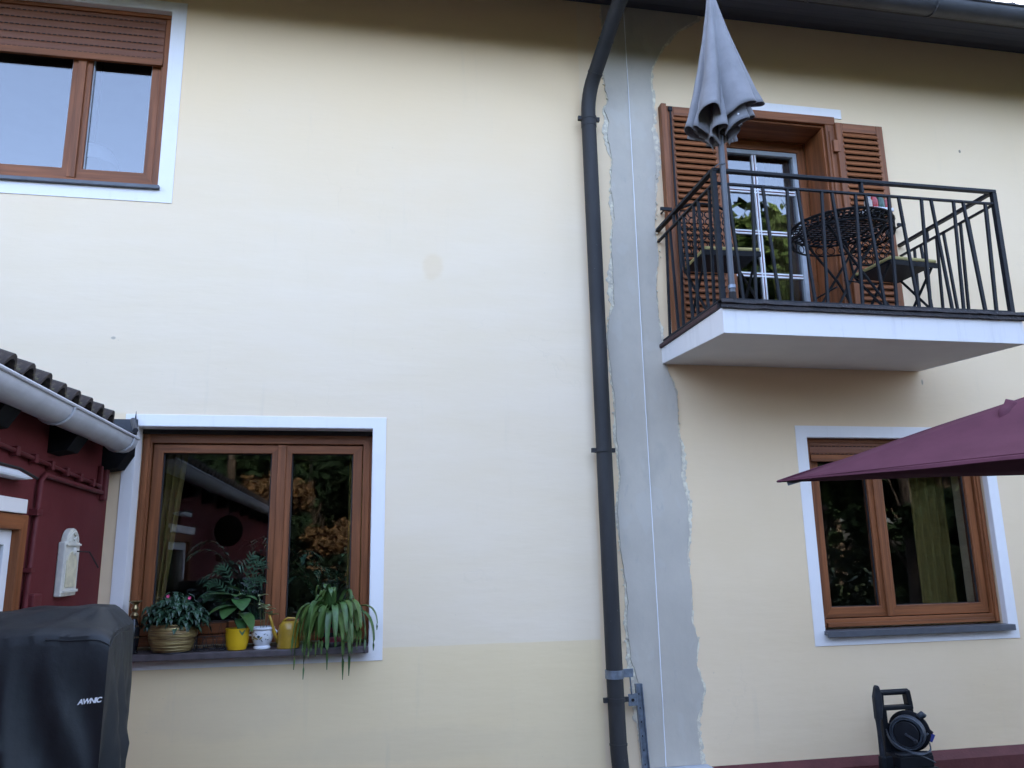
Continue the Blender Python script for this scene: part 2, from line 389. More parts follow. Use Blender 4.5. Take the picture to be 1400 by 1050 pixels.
def copy_tree(o, parent=None):
    c = o.copy(); C.objects.link(c); c.parent = parent
    for k in kids(o): copy_tree(k, c)
    return c
def curve(P_, n=8):                                     # smooth curve through points
    P_ = [Vector(p) for p in P_]; out = []
    for i in range(len(P_) - 1):
        a, b, c, d = P_[max(0, i - 1)], P_[i], P_[i + 1], P_[min(len(P_) - 1, i + 2)]
        for k in range(n):
            t = k / n; out.append(.5 * (2 * b + (c - a) * t + (2 * a - 5 * b + 4 * c - d) * t * t + (3 * b - a - 3 * c + d) * t ** 3))
    return out + [P_[-1]]
def nz(x, y=0.0, z=0.0): return noise.noise(Vector((x, y, z)))

# ------------------------------------------------------------------ setting: ground
g = MB(); N = 24
g.add([(-600, -600, -.02), (600, -600, -.02), (600, 600, -.02), (-600, 600, -.02)], [(0, 1, 2, 3)])
tag(g.build('ground', 'grass_ground'), kind='structure')
p = MB(); p.box(-9, 12, -7.5, 0.0, -.3, -.004); tag(p.build('terrace', 'paving'), kind='structure')

# ------------------------------------------------------------------ house
house = thing('house', 'cream two storey house with brown windows, a grey plaster strip and a small balcony', 'house')
XL, XR, TOP, BACK, TH = -12.0, 14.0, 5.80, 9.0, 0.36
OPEN = [(-2.74, -1.335, 3.92, 5.225), (-1.335, 0.060, 1.075, 2.385), (3.068, 4.482, 1.045, 2.362), (2.62, 3.47, 2.975, 4.812)]
def wall_with_holes(op, x0, x1, z0, z1, y0, y1, step=0.6):
    xs = sorted(set([x0, x1] + [v for o in op for v in o[:2]])); zs = sorted(set([z0, z1] + [v for o in op for v in o[2:]]))
    m = MB(); inh = lambda cx, cz: any(o[0] < cx < o[1] and o[2] < cz < o[3] for o in op)
    for i in range(len(xs) - 1):
        for j in range(len(zs) - 1):
            a, b, c_, d = xs[i], xs[i + 1], zs[j], zs[j + 1]
            if inh((a + b) / 2, (c_ + d) / 2): continue
            for yy in (y0, y1): m.add([(a, yy, c_), (b, yy, c_), (b, yy, d), (a, yy, d)], [(0, 1, 2, 3)])
    for a, b, c_, d in list(op) + [(x0, x1, z0, z1)]:
        m.add([(a, y0, c_), (a, y1, c_), (a, y1, d), (a, y0, d)], [(0, 1, 2, 3)]); m.add([(b, y0, c_), (b, y1, c_), (b, y1, d), (b, y0, d)], [(0, 1, 2, 3)])
        m.add([(a, y0, c_), (b, y0, c_), (b, y1, c_), (a, y1, c_)], [(0, 1, 2, 3)]); m.add([(a, y0, d), (b, y0, d), (b, y1, d), (a, y1, d)], [(0, 1, 2, 3)])
    return m
w = wall_with_holes(OPEN, XL, XR, 0, TOP, 0, TH).build('front_wall', 'render_wall', house)
m = MB(); m.box(XL, XL + .3, TH, BACK - .3, 0, TOP); m.box(XR - .3, XR, TH, BACK - .3, 0, TOP); m.box(XL, XR, BACK - .3, BACK, 0, TOP)
m.build('side_wall', 'render_wall', house)
m = MB(); m.box(XL + .3, XR - .3, TH, BACK - .3, 2.6, 2.85); m.box(XL + .3, XR - .3, TH, BACK - .3, 5.45, 5.6); m.box(XL + .3, XR - .3, TH, BACK - .3, .1, .3)
m.build('floor_slab', 'room', house)
m = MB(); m.box(XL + .3, XR - .3, 3.6, 3.7, .3, 2.6); m.box(XL + .3, XR - .3, 3.6, 3.7, 2.85, 5.45); m.box(1.5, 1.6, TH, 3.6, .3, 2.6); m.box(1.0, 1.1, TH, 3.6, 2.85, 5.45)
m.build('partition', 'room', house)
# plinth and concrete ledge along the foot
m = MB(); m.prism([(0, 0), (-.045, 0), (-.045, .215), (0, .265)], 2.175, XR, 'x'); m.build('plinth', 'plinth', house)
m = MB(); m.box(1.60, 2.17, -.16, 0, 0, .283); m.build('concrete_ledge', 'concrete', house, bev=.006)

# ------------------------------------------------------------------ grey filler strip
LP = [(1.70, 5.80), (1.700, 5.45), (1.736, 5.229), (1.699, 5.132), (1.695, 5.04), (1.708, 4.938), (1.719, 4.849), (1.684, 4.774), (1.719, 4.676), (1.698, 4.586), (1.721, 4.427), (1.732, 4.372), (1.708, 4.141), (1.714, 4.111), (1.727, 3.94), (1.693, 3.705), (1.697, 3.558), (1.694, 3.271), (1.653, 3.168), (1.631, 3.027), (1.645, 2.869), (1.668, 2.578), (1.669, 2.311), (1.677, 2.18), (1.68, 2.082), (1.65, 1.856), (1.66, 1.614), (1.679, 1.474), (1.695, 1.277), (1.678, 1.123), (1.698, 1.008), (1.694, 0.932), (1.738, 0.789), (1.745, 0.649), (1.748, 0.285)]
RP = [(2.55, 5.80), (2.47, 5.62), (2.293, 5.496), (2.173, 5.349), (2.107, 5.217), (2.075, 5.16), (2.062, 5.051), (2.068, 4.916), (2.067, 4.765), (2.046, 4.645), (2.063, 4.455), (2.067, 4.354), (2.05, 4.23), (2.046, 4.114), (2.025, 3.852), (2.039, 3.661), (2.005, 3.408), (2.016, 3.162), (2.025, 2.98), (2.048, 2.841), (2.109, 2.684), (2.118, 2.508), (2.103, 2.373), (2.122, 2.258), (2.116, 2.163), (2.11, 2.062), (2.145, 1.915), (2.138, 1.708), (2.117, 1.566), (2.135, 1.344), (2.121, 1.147), (2.152, 1.029), (2.135, 0.876), (2.177, 0.722), (2.111, 0.537), (2.124, 0.285)]
def edge_at(P, z):
    for (xa, za), (xb, zb) in zip(P, P[1:]):
        if zb <= z <= za: return xa + (xb - xa) * (za - z) / max(1e-6, za - zb)
    return P[-1][0]
def ragged(z, sd_, amp):
    return amp * (nz(z * 9, sd_) * .9 + nz(z * 27, sd_ + 5) * .6 + nz(z * 80, sd_ + 9) * .4)
def strip(name, mat, yo, grow, amp, seed, chip):
    rows = []; z = TOP - .002; n = 620
    for i in range(n + 1):
        z = TOP - .002 - (TOP - .287) * i / n
        e = max(0, nz(z * 2.3, seed + 30) + .15) * chip
        e2 = max(0, nz(z * 2.1, seed + 60) + .10) * chip
        l = edge_at(LP, z) + ragged(z, seed, amp) - grow - e * (1 + .6 * nz(z * 40, seed + 3))
        r = edge_at(RP, z) + ragged(z, seed + 17, amp) + grow + e2 * (1 + .6 * nz(z * 40, seed + 7))
        rows.append((l, r, z))
    P = [[(l, 0.002, z), (l, -yo, z)] + [(l + (r - l) * k / 6, -yo, z) for k in range(1, 6)] + [(r, -yo, z), (r, 0.002, z)] for l, r, z in rows]
    m = MB(); m.grid(P); return m.build(name, mat, house)
strip('plaster_edge', 'chipped_edge', .0040, .007, .014, 3.3, .058)
strip('plaster_strip', 'grey_filler', .0120, .0, .0085, 1.1, 0.0)
# trowel feather: small crumbs of render left along the break
m = MB()
for i in range(150):
    z = random.uniform(.35, 5.2); P_, sg = random.choice(((LP, -1), (RP, 1)))
    x = edge_at(P_, z) + sg * random.gauss(.004, .010); r = random.uniform(.003, .008)
    poly = [(x + r * math.cos(a) * random.uniform(.6, 1.2), z + r * math.sin(a) * random.uniform(.6, 1.6)) for a in [k * math.pi / 3 for k in range(6)]]
    m.prism(poly, .001, -.0100)
tag(m.build('plaster_crumbs', 'chipped_edge', house), kind='stuff')

# ------------------------------------------------------------------ windows (house > window > sub-parts)
def surround(x0, x1, z0, z1, ox0, ox1, oz0, oz1, parent, t_=.005):
    m = MB(); m.ring(x0, x1, z0, z1, ox0 - x0, x1 - ox1, oz0 - z0, z1 - oz1, -t_, .002, rails=0)
    return m.build('surround', 'trim', parent, bev=.0015)
def window(o, yf, split, flip, glassmat, slats=0, drop=0.0):
    x0, x1, z0, z1 = o; e = .002
    fw = .058
    fr = MB(); fr.ring(x0 + e, x1 - e, z0 + .02, z1 - e, fw - e, fw - e, .055, .083, yf, yf + .09)
    win = fr.build('window', ['wood_v', 'wood_h'], house, bev=.003)
    for a, b in ((x0 + e, x0 + fw), (x1 - fw, x1 - e)):
        gr = MB(); gr.box(a + .014, b - .014, yf - .012, yf - .0005, z0 + .022, z1 - .032); gr.build('shutter_guide', 'wood_v', win, bev=.002)
    h = MB(); h.box(x0 + fw, x1 - fw, yf - .014, yf - .0005, z0 + .022, z0 + .05); h.build('weather_bar', 'wood_h', win, bev=.003)
    l = MB(); l.box(x0 + e, x1 - e, yf - .02, yf + .11, z1 - .030, z1 - .003); l.build('shutter_slot', 'wood_dark' if yf > .1 else 'wood_h', win)
    # reveals, painted like the surround
    rv = MB(); rv.ring(x0 + .0005, x1 - .0005, z0 - .004, z1 - .0006, .0013, .0013, .002, .0022, -.002, yf - .021, rails=0); rv.build('reveal', 'trim', win)
    ys = yf + .022; sw = .058
    ia, ib = x0 + fw + .004, x1 - fw - .004; iz0, iz1 = z0 + .080, z1 - .090
    mid = split
    for a, b, over in ((ia, mid - .003, .012), (mid + .003, ib, 0)):
        s_ = MB(); q = sw
        s_.ring(a, b, iz0, iz1, q, q, q + .012, q - .004, ys, ys + .06); sash = s_.build('sash', ['wood_v', 'wood_h'], win, bev=.004)
        if over: c_ = MB(); c_.box(b - .022, b + .030, ys - .016, ys - .001, iz0, iz1); c_.build('cover_strip', 'wood_v', win, bev=.004)
        gm = MB(); gm.box(a + q, b - q, ys + .030, ys + .036, iz0 + q + .012, iz1 - q + .004); gm.build('pane', glassmat, win)
        gs = MB(); gs.ring(a + q + .0004, b - q - .0004, iz0 + q + .0124, iz1 - q + .0036, .007, .007, .004, .004, ys + .018, ys + .029, rails=0)
        gs.build('seal', 'alu_grey' if glassmat == 'pane_upper' else 'wood_dark', win)
    if slats:
        pit = .0545; zt = z1 - .006; ym = yf - .004; src = None
        for k in range(slats):
            zt2 = zt - k * pit; sl = MB()
            prof = [(ym + .012, zt2 - .0006), (ym + .001, zt2 - .0012), (ym - .0025, zt2 - .014), (ym - .0025, zt2 - .040), (ym + .001, zt2 - .0525), (ym + .012, zt2 - .0535)]
            sl.prism(prof, x0 + fw - .006, x1 - fw + .006, 'x'); sl.build('shutter_slat', 'roller', win)
            pf = MB(); xx = x0 + fw + .01
            while xx < x1 - fw - .03: pf.box(xx, xx + .020, ym - .0012, ym + .006, zt2 - .0530, zt2 - .0490); xx += .033
            tag(pf.build('shutter_perforation', 'slot_black', win), kind='stuff')
        zb = zt - slats * pit
        bb = MB(); bb.box(x0 + fw - .008, x1 - fw + .008, ym - .010, ym + .012, zb - .052, zb - .003); bb.box(x0 + fw - .008, x1 - fw + .008, ym - .014, ym - .010, zb - .052, zb - .038)
        bb.build('shutter_bar', 'wood_h', win, bev=.003)
    return win
ul = window(OPEN[0], .062, -1.885, 0, 'pane_upper', slats=6); ul['label'] = 'upper window with its brown roller shutter partly lowered and sky in the panes'
surround(-2.84, -1.243, 3.830, 5.294, *[OPEN[0][i] for i in (0, 1, 2, 3)], ul)
m = MB(); m.box(-2.76, -1.322, -.030, .060, 3.915, 3.940); m.build('sill', 'sill_metal', ul, bev=.003)
ll = window(OPEN[1], .135, -.505, 0, 'pane'); ll['label'] = 'ground floor window with potted plants along its stone sill'
surround(-1.405, 0.142, 0.983, 2.455, *OPEN[1], ll)
m = MB(); m.box(-1.333, 0.058, -.105, .134, 1.040, 1.077); m.build('sill', 'sill_stone', ll, bev=.004)
lr = window(OPEN[2], .062, 3.625, 1, 'pane', slats=2); lr['label'] = 'ground floor window behind the plum parasol with an olive curtain inside'
surround(2.985, 4.562, 0.955, 2.442, *OPEN[2], lr)
m = MB(); m.box(3.058, 4.500, -.045, .060, 1.028, 1.052); m.box(3.058, 4.500, -.049, -.041, 1.012, 1.052); m.build('sill', 'sill_metal', lr, bev=.002)

# ------------------------------------------------------------------ balcony door
x0, x1, z0, z1 = OPEN[3]
m = MB()
for a, b in ((x0 - .075, x0 + .004), (x1 - .004, x1 + .070)):
    m.box(a, b, -.030, .001, 2.98, z1 - .004)
m.box(x0 + .002, x0 + .020, -.004, .255, 2.98, z1 - .02); m.box(x1 - .020, x1 - .002, -.004, .255, 2.98, z1 - .02)
m.box(x1 + .018, x1 + .034, -.040, -.028, 2.98, z1 - .06)
door = m.build('balcony_door', 'wood_v', house, bev=.004); door['label'] = 'brown framed balcony door with white glazing bars over its glass'
m = MB(); m.box(x0 - .085, x1 + .080, -.034, .001, z1 - .004, z1 + .064); m.box(x0 + .002, x1 - .002, -.004, .255, z1 - .02, z1 - .004); m.build('door_head', 'wood_h', door, bev=.004)
m = MB(); m.box(2.44, 3.632, -.008, .002, z1 + .068, 4.962); m.build('surround', 'trim', door, bev=.003)
yd = .255
m = MB(); m.ring(x0 + .02, x1 - .02, 2.93, z1 - .02, .065, .065, .05, .078, yd, yd + .09); m.build('door_frame', ['wood_v', 'wood_h'], door, bev=.004)
a, b, zt = x0 + .087, x1 - .087, z1 - .100
m = MB(); m.ring(a, b, 2.985, zt, .035, .035, .135, .035, yd + .012, yd + .07, rails=0)
m.build('door_leaf', 'alu_grey', door, bev=.004)
m = MB(); m.box(a + .035, b - .035, yd + .040, yd + .046, 3.12, zt - .035); m.build('pane', 'pane_upper', door)
cx = 3.014
def muntin(vert, p0):
    m = MB()
    for off, yy in ((-.0115, 0), (.0115, 0)):
        if vert: m.box(p0 + off - .0055, p0 + off + .0055, yd + .022, yd + .039, 3.12, zt - .036)
        else: m.box(a + .036, b - .036, yd + .024, yd + .039, p0 + off - .0055, p0 + off + .0055)
    o = m.build('glazing_bar', 'white_bar', door)
    m = MB()
    if vert: m.box(p0 - .006, p0 + .006, yd + .030, yd + .0385, 3.12, zt - .036)
    else: m.box(a + .036, b - .036, yd + .031, yd + .0385, p0 - .006, p0 + .006)
    m.build('glazing_bar_core', 'red_bar', door)
muntin(True, cx)
for zc in (4.365, 4.015, 3.665, 3.315): muntin(False, zc)

# ------------------------------------------------------------------ louvred shutters
def louvred(xa, xb, yb, z0_, z1_, lab, tilt):
    m = MB(); t_ = .034; sw = .058; y0_ = yb - t_
    for u, v in ((xa, xa + sw), (xb - sw, xb)): m.box(u, v, y0_, yb, z0_, z1_)
    sh = m.build('louvred_shutter', 'shutter_v', house, bev=.004, org=(xa, yb, z0_)); sh['label'] = lab
    zm = z0_ + .52 * (z1_ - z0_)
    mr = MB()
    for u, v in ((z0_, z0_ + .09), (zm - .045, zm + .045), (z1_ - .075, z1_)):
        mr = MB(); mr.box(xa + sw, xb - sw, y0_ + .001, yb, u, v); mr.build('shutter_rail', 'shutter_h', sh, bev=.004)
    src = None; w_ = xb - xa - 2 * sw
    s_ = MB(); ca, sa = math.cos(R(58)), math.sin(R(58)); d = .0225
    # one louvre: a bevelled blade sloping outwards and down, slightly proud of the stiles
    prof = [(-d * ca, -d * sa), (d * ca, d * sa), (d * ca - .006 * sa, d * sa + .008), (-d * ca - .006 * sa, -d * sa + .008)]
    s_.prism(prof, 0, w_ + .016, 'x'); me = s_.mesh('slat', 'shutter_h')
    for lo, hi in ((z0_ + .09, zm - .045), (zm + .045, z1_ - .075)):
        n = int((hi - lo) / .0455); p_ = (hi - lo) / n
        for k in range(n):
            inst(me, 'slat', sh, (sw - .008, -t_ / 2 - .010, lo + (k + .45) * p_ - z0_))
    bk = MB(); bk.box(xa + sw, xb - sw, yb - .003, yb, z0_ + .09, z1_ - .075); bk.build('shutter_back', 'wood_dark', sh)
    sh.rotation_euler = (0, 0, tilt)
    return sh
shR = louvred(3.540, 3.945, -.018, 2.995, 4.820, 'right louvred shutter folded open beside the balcony door', 0)
shL = louvred(2.150, 2.575, -.022, 2.995, 4.826, 'left louvred shutter folded open beside the grey plaster strip', 0)
m = MB(); m.box(2.108, 2.148, -.070, -.004, 2.995, 4.836); m.build('shutter_edge', 'shutter_v', shL, bev=.004)
m = MB(); m.tube([(2.178, -.066, 3.05), (2.178, -.066, 4.795)], .007, 6); m.box(2.164, 2.192, -.075, -.056, 4.78, 4.81); m.build('espagnolette', 'iron', shL)
for xx, zz, sg, sh in ((2.085, 3.985, 1, shL), (3.985, 3.985, -1, shR)):
    m = MB(); m.tube([(xx, 0, zz), (xx, -.075, zz)], .007, 6); m.box(xx - .035, xx + .05 * (1 if sg > 0 else .6), -.085, -.070, zz - .010, zz + .012); m.build('shutter_catch', 'iron', sh)
m = MB()
for zc in (4.62, 3.25): m.box(3.505, 3.56, -.056, -.035, zc - .05, zc + .05)
m.build('shutter_hinge', 'shutter_v', shR, bev=.004)

# ------------------------------------------------------------------ balcony
bx0, bx1, by = 2.022, 4.035, -.965
m = MB()
m.add([(bx0, by, 2.812), (bx1, by, 2.812), (bx1, .0, 2.860), (bx0, .0, 2.860), (bx0, by, 2.968), (bx1, by, 2.968), (bx1, .0, 2.972), (bx0, .0, 2.972)],
      [(4, 5, 6, 7), (0, 1, 5, 4), (1, 2, 6, 5), (2, 3, 7, 6), (3, 0, 4, 7), (0, 3, 2, 1)])
m.mi = [0, 0, 0, 0, 0, 1]
bal = m.build('balcony', ['slab_white', 'slab_under'], house, bev=.004); bal['label'] = 'small balcony with white slab and black iron railing'
m = MB()                                               # weathered edge boards, uneven top
N = 90
for (xa, ya, xb, yb_, mat) in ((bx0 - .012, by - .016, bx1 + .014, by - .016, 'balcony_edge'),):
    P = []
    for i in range(N + 1):
        f = i / N; x = xa + (xb - xa) * f; j = .004 * nz(x * 9, 1) + .003 * nz(x * 30, 4)
        P.append([(x, by + .035, 2.972), (x, by + .035, 3.008 + j), (x, by - .018 + j, 3.012 + j * 1.8), (x, by - .026 - j, 2.990 + j), (x, by - .015 + j, 2.984), (x, by - .020 - j, 2.962 + j * 1.2), (x, by - .001, 2.960)])
    m.grid(P)
m.build('edge_board', 'balcony_edge', bal)
for xs, s in ((bx0, 1), (bx1, -1)):
    m = MB(); m.box(xs - .014 * s, xs + .03 * s, by + .036, -.002, 2.970, 3.000); m.build('edge_board', 'balcony_edge_red', bal, bev=.006)
m = MB(); m.box(bx0 + .03, bx1 - .03, by + .036, -.002, 2.974, 2.990); m.build('balcony_floor', 'concrete', bal)
ry = -.925; rx0, rx1 = 2.050, 4.005; zt_, zs_, zb_ = 3.850, 3.765, 3.030
def rail_bar(name, a, b, w, d): m = MB(); m.bar(a, b, w, d); return m.build(name, 'iron', bal, bev=.002)
rail_bar('handrail', (rx0 - .012, ry, zt_), (rx1 + .012, ry, zt_), .034, .020)
rail_bar('handrail', (rx0, ry + .012, zt_), (rx0, 0, zt_), .034, .020); rail_bar('handrail', (rx1, ry + .012, zt_), (rx1, 0, zt_), .034, .020)
for zz, w_ in ((zs_, .020), (zb_, .020)):
    rail_bar('rail', (rx0 + .014, ry, zz), (rx1 - .014, ry, zz), .020, .014)
    rail_bar('rail', (rx0, ry + .014, zz), (rx0, 0, zz), .020, .014); rail_bar('rail', (rx1, ry + .014, zz), (rx1, 0, zz), .020, .014)
for xx in (rx0, rx1): rail_bar('railing_post', (xx, ry, 2.985), (xx, ry, zt_ - .010), .030, .030)
for yy in (-.30,):
    for xx in (rx0, rx1): rail_bar('railing_post', (xx, yy, zs_ + .007), (xx, yy, zt_ - .010), .022, .016)
rail_bar('railing_post', (3.045, ry, zs_ + .007), (3.045, ry, zt_ - .010), .030, .016)
P = .2335
def baluster(a, b): m = MB(); m.bar(a, b, .0155, .0155, up=(0, 1, 0)); m.build('baluster', 'iron', bal)
ztop, zbot = zs_ - .006, zb_ + .006
k = 0; xb = rx0 + .085
while xb + P * .70 < rx1 - .01:
    baluster((xb, ry, ztop), (xb + .044, ry, zbot))
    xa = xb + .70 * P
    if xa < rx1 - .02: baluster((xa, ry, ztop), (xa - .038, ry, zbot))
    xb += P
for xx in (rx0, rx1):
    yb = ry + .07
    while yb < -.05:
        baluster((xx, yb, ztop), (xx, yb + .044, zbot))
        if yb + .7 * P < -.03: baluster((xx, yb + .7 * P, ztop), (xx, yb + .7 * P - .038, zbot))
        yb += P

# ------------------------------------------------------------------ roof, eaves, gutter
pit = math.tan(R(30)); zE = 5.475; yE = -.62
def roofz(y): return zE + (y - yE) * pit
m = MB(); yr = 4.4
m.add([(XL - .4, yE, zE), (XR + .4, yE, zE), (XR + .4, yr, roofz(yr)), (XL - .4, yr, roofz(yr)), (XR + .4, BACK + .6, roofz(yr) - (BACK + .6 - yr) * pit), (XL - .4, BACK + .6, roofz(yr) - (BACK + .6 - yr) * pit)], [(0, 1, 2, 3), (3, 2, 4, 5)])
v2 = [(x, y, z + .05) for x, y, z in m.v]; n0 = len(m.v); m.v += v2
for f in list(m.f): m.f.append(tuple(i + n0 for i in f)); m.mi.append(0)
m.add([m.v[0], m.v[1], m.v[7], m.v[6]], [(0, 1, 2, 3)])
roof = m.build('roof', 'soffit', house)
for xa, xb in ((XL, XL + .3), (XR - .3, XR)):
    m = MB(); m.prism([(.002, TOP + .002), (BACK - .002, TOP + .002), (BACK - .002, roofz(yr) - (BACK - yr) * pit - .004), (yr, roofz(yr) - .004), (.002, roofz(0) - .004)], xa, xb, 'x'); m.build('gable', 'render_wall', house)
m = MB(); m.box(XL + .3, XR - .3, .004, TH, TOP + .001, roofz(.004) - .004); m.box(XL + .3, XR - .3, BACK - .3, BACK - .004, TOP + .001, roofz(yr) - (BACK - yr) * pit - .004); m.build('wall_plate', 'wood_dark', house)
me = MB(); me.prism([(yE + .005, zE - .012), (yE + .005, zE - .085), (.0, roofz(0) - .150), (.0, roofz(0) - .001), (yE + .10, roofz(yE + .10) - .001)], -.05, .05, 'x')
rme = me.mesh('rafter', 'wood_dark')
for k in range(4):
    f0, f1 = k / 4 + .004, (k + 1) / 4 - .004; ya, yb = yE + .012 + f0 * (-yE - .016), yE + .012 + f1 * (-yE - .016)
    zl = lambda y: zE - .090 + (y - yE) * pit * .80 - .006
    m = MB(); m.prism([(ya, zl(ya)), (yb, zl(yb)), (yb, zl(yb) + .014), (ya, zl(ya) + .014)], XL - .35, XR + .35, 'x'); m.build('soffit_board', 'soffit_paint', roof)
x = 3.45 - .96 * 16
while x < XL + .1: x += .96
while x < XR: inst(rme, 'rafter', roof, (x, 0, 0)); x += .96
m = MB(); m.box(XL - .4, XR + .4, yE - .012, yE + .004, zE - .10, zE + .03); m.build('fascia', 'wood_dark', roof)
# tile courses: the eaves course as tiles, the rest as one relief sheet
def pantile(name, mat, L, Wd, th=.016, hh=.030):
    m = MB(); top = []; n = 10
    for j in range(3):
        row = []
        for i in range(n + 1):
            u = i / n; h = hh * max(0, math.sin(math.pi * min(1, u / .62))) if u < .62 else -.010 * math.sin(math.pi * (u - .62) / .38)
            row.append((u * Wd * 1.06, j * L / 2, h))
        top.append(row)
    m.grid(top)
    m.grid([[(a, b, c - th) for a, b, c in r] for r in top])
    m.grid([top[0], [(a, b, c - th) for a, b, c in top[0]]])
    m.grid([[top[0][-1], top[1][-1], top[2][-1]], [(a, b, c - th) for a, b, c in (top[0][-1], top[1][-1], top[2][-1])]])
    return m.mesh(name, mat)
tm = pantile('roof_tile', 'house_tile', .34, .21)
x = XL - .4
while x < XR + .2: inst(tm, 'roof_tile', roof, (x, yE - .050, roofz(yE - .050) + .072 + random.uniform(-.002, .003)), (math.atan(pit) - .02, 0, random.uniform(-.012, .012))); x += .21
m = MB(); nx = 240
for c_ in range(14):
    ya = yE + .25 + c_ * .32; P_ = []
    for j in range(2):
        yy = ya + j * .34; P_.append([(XL - .4 + (XR - XL + .8) * i / nx, yy, roofz(yy) + .085 - j * .02 + .02 * abs(math.sin(i * 1.05))) for i in range(nx + 1)])
    m.grid(P_)
tag(m.build('roof_tile_courses', 'house_tile', roof), kind='stuff')
def half_gutter(along, a, b, c2, cz, r, name, mat, parent, th=.004):
    n = 14; prof = [(r * math.cos(math.pi + math.pi * i / n), r * math.sin(math.pi + math.pi * i / n)) for i in range(n + 1)]
    inner = [((r - th) * math.cos(math.pi + math.pi * i / n), (r - th) * math.sin(math.pi + math.pi * i / n)) for i in range(n + 1)]
    poly = prof + inner[::-1]; m = MB(); k = len(poly); pos = [a + (b - a) * i / 24 for i in range(25)]
    Pt = (lambda p, t: (t, c2 + p[0], cz + p[1])) if along == 'x' else (lambda p, t: (c2 + p[0], t, cz + p[1]))
    m.grid([[Pt(p, t) for p in poly + poly[:1]] for t in pos])
    for t in (a, b):
        cap = [Pt(p, t) for p in prof]; m.add(cap, [tuple(range(len(cap)))])
    # rolled bead on both rims
    for sx in (-1, 1): m.tube([Pt((sx * (r + .003), .004), t) for t in (a, b)], .009, 8)
    return m.build(name, mat, parent, smooth=40)
gut = half_gutter('x', XL - .4, XR + .4, -.700, 5.425, .082, 'gutter', 'gutter_grey', roof)
x = 3.0 - .96 * 15
while x < XR: 
    m = MB(); m.tube([(x, -.700 + .086 * math.cos(math.pi + math.pi * i / 10), 5.425 + .086 * math.sin(math.pi + math.pi * i / 10)) for i in range(11)], .007, 6); m.build('gutter_bracket', 'gutter_grey', gut); x += .96

# ------------------------------------------------------------------ downpipe
dp = MB(); PX, PY, PR = 1.543, -.085, .052
path = [(1.566, PY, .42)] + [(1.540 + .022 * (1 - f), PY, .42 + f * 4.25) for f in (.1, .25, .5, .75, .95, 1.0)]
def bend(p0, p1, p2, n=6): return [tuple((1 - t) ** 2 * Vector(p0) + 2 * t * (1 - t) * Vector(p1) + t * t * Vector(p2)) for t in [i / n for i in range(1, n + 1)]]
low = bend((1.585, -.135, .15), (1.574, -.085, .24), (1.567, PY, .42))
path = [(1.600, -.20, .04), (1.585, -.135, .15)] + low[:-1] + path
path += bend((1.540, PY, 4.67), (1.540, PY, 4.83), (1.568, -.175, 4.93)) + [(1.640, -.46, 5.22)] + bend((1.640, -.46, 5.22), (1.68, -.640, 5.36), (1.70, -.700, 5.38))
dpipe = dp.tube(path, PR, 20).build('downpipe', 'pipe_dark', house, smooth=50)
dpipe['label'] = 'dark round downpipe running down between the off-white wall and grey plaster strip'
def ring(p, d, r, w_, name, mat='pipe_dark', ears=0):
    p = Vector(p); d = Vector(d).normalized(); m = MB(); m.tube([p - d * w_ / 2, p + d * w_ / 2], r, 20)
    if ears:
        for sx in (-1, 1): m.box(p.x + sx * (r - .002), p.x + sx * (r + ears), p.y - .012, p.y + .012, p.z - .014, p.z + .014)
        m.tube([(p.x, p.y, p.z), (p.x, 0, p.z)], .008, 6)
    return m.build(name, mat, dpipe, smooth=50)
ring((1.541, PY, 4.640), (0, 0, 1), PR + .005, .026, 'clamp', ears=.022)
ring((1.547, PY, 2.245), (0, 0, 1), PR + .005, .026, 'clamp', ears=.022)
ring((1.562, PY, .705), (0, 0, 1), PR + .005, .026, 'clamp', ears=.022)
ring((1.566, PY, .45), (0, 0, 1), PR + .003, .012, 'pipe_joint'); ring((1.541, PY, 4.60), (0, 0, 1), PR + .003, .05, 'pipe_joint')
dd = Vector((.072, -.285, .29))
for f in (.05, .6): ring(Vector((1.568, -.175, 4.93)) + dd * f, dd, PR + .003, .014, 'pipe_joint')
bk = ring((1.559, PY, .855), (0, 0, 1), PR + .006, .050, 'bracket_collar', 'galv')
m = MB(); m.box(1.612, 1.675, -.105, -.098, .835, .885); m.build('bracket_flange', 'galv', dpipe, bev=.002)
m = MB(); m.tube([(1.648, -.098, .860), (1.648, -.092, .860)], .012, 6); m.tube([(1.654, -.100, .84), (1.662, -.095, .73)], .005, 6); m.build('bracket_rod', 'galv', dpipe)

# ------------------------------------------------------------------ galvanised channel, string
rl = thing('metal_channel', 'short galvanised steel channel standing against the grey plaster beside the downpipe', 'metal rail', (1.735, -.09, 0))
m = MB(); a = Vector((1.742, -.085, .02)); b = Vector((1.715, -.062, .790))
def skew(px_, pz_): f = (pz_ - a.z) / (b.z - a.z); return a + (b - a) * f
for u0, u1, v0, v1 in ((-.022, .022, -.004, 0), (-.022, -.017, -.026, -.004), (.017, .022, -.026, -.004)):
    vs = [];
    for q in (a, b):
        for (u, v) in ((u0, v0), (u1, v0), (u1, v1), (u0, v1)): vs.append((q.x + u, q.y + v, q.z))
    m.add(vs, [(0, 1, 2, 3), (4, 5, 6, 7), (0, 1, 5, 4), (1, 2, 6, 5), (2, 3, 7, 6), (3, 0, 4, 7)])
m.build('channel', 'galv', rl)
m = MB()
for k in range(9): q = a + (b - a) * (.08 + .105 * k); m.box(q.x - .003, q.x + .003, q.y - .0055, q.y - .0042, q.z - .005, q.z + .005)
m.build('slot', 'slot_black', rl)
m = MB(); m.box(1.640, 1.690, -.092, -.086, .665, .735); m.box(1.690, 1.700, -.092, -.060, .665, .735); m.build('bracket', 'galv', rl, bev=.002)
m = MB(); m.tube([(1.667, -.092, .70), (1.667, -.099, .70)], .010, 6); m.build('bolt', 'slot_black', rl)
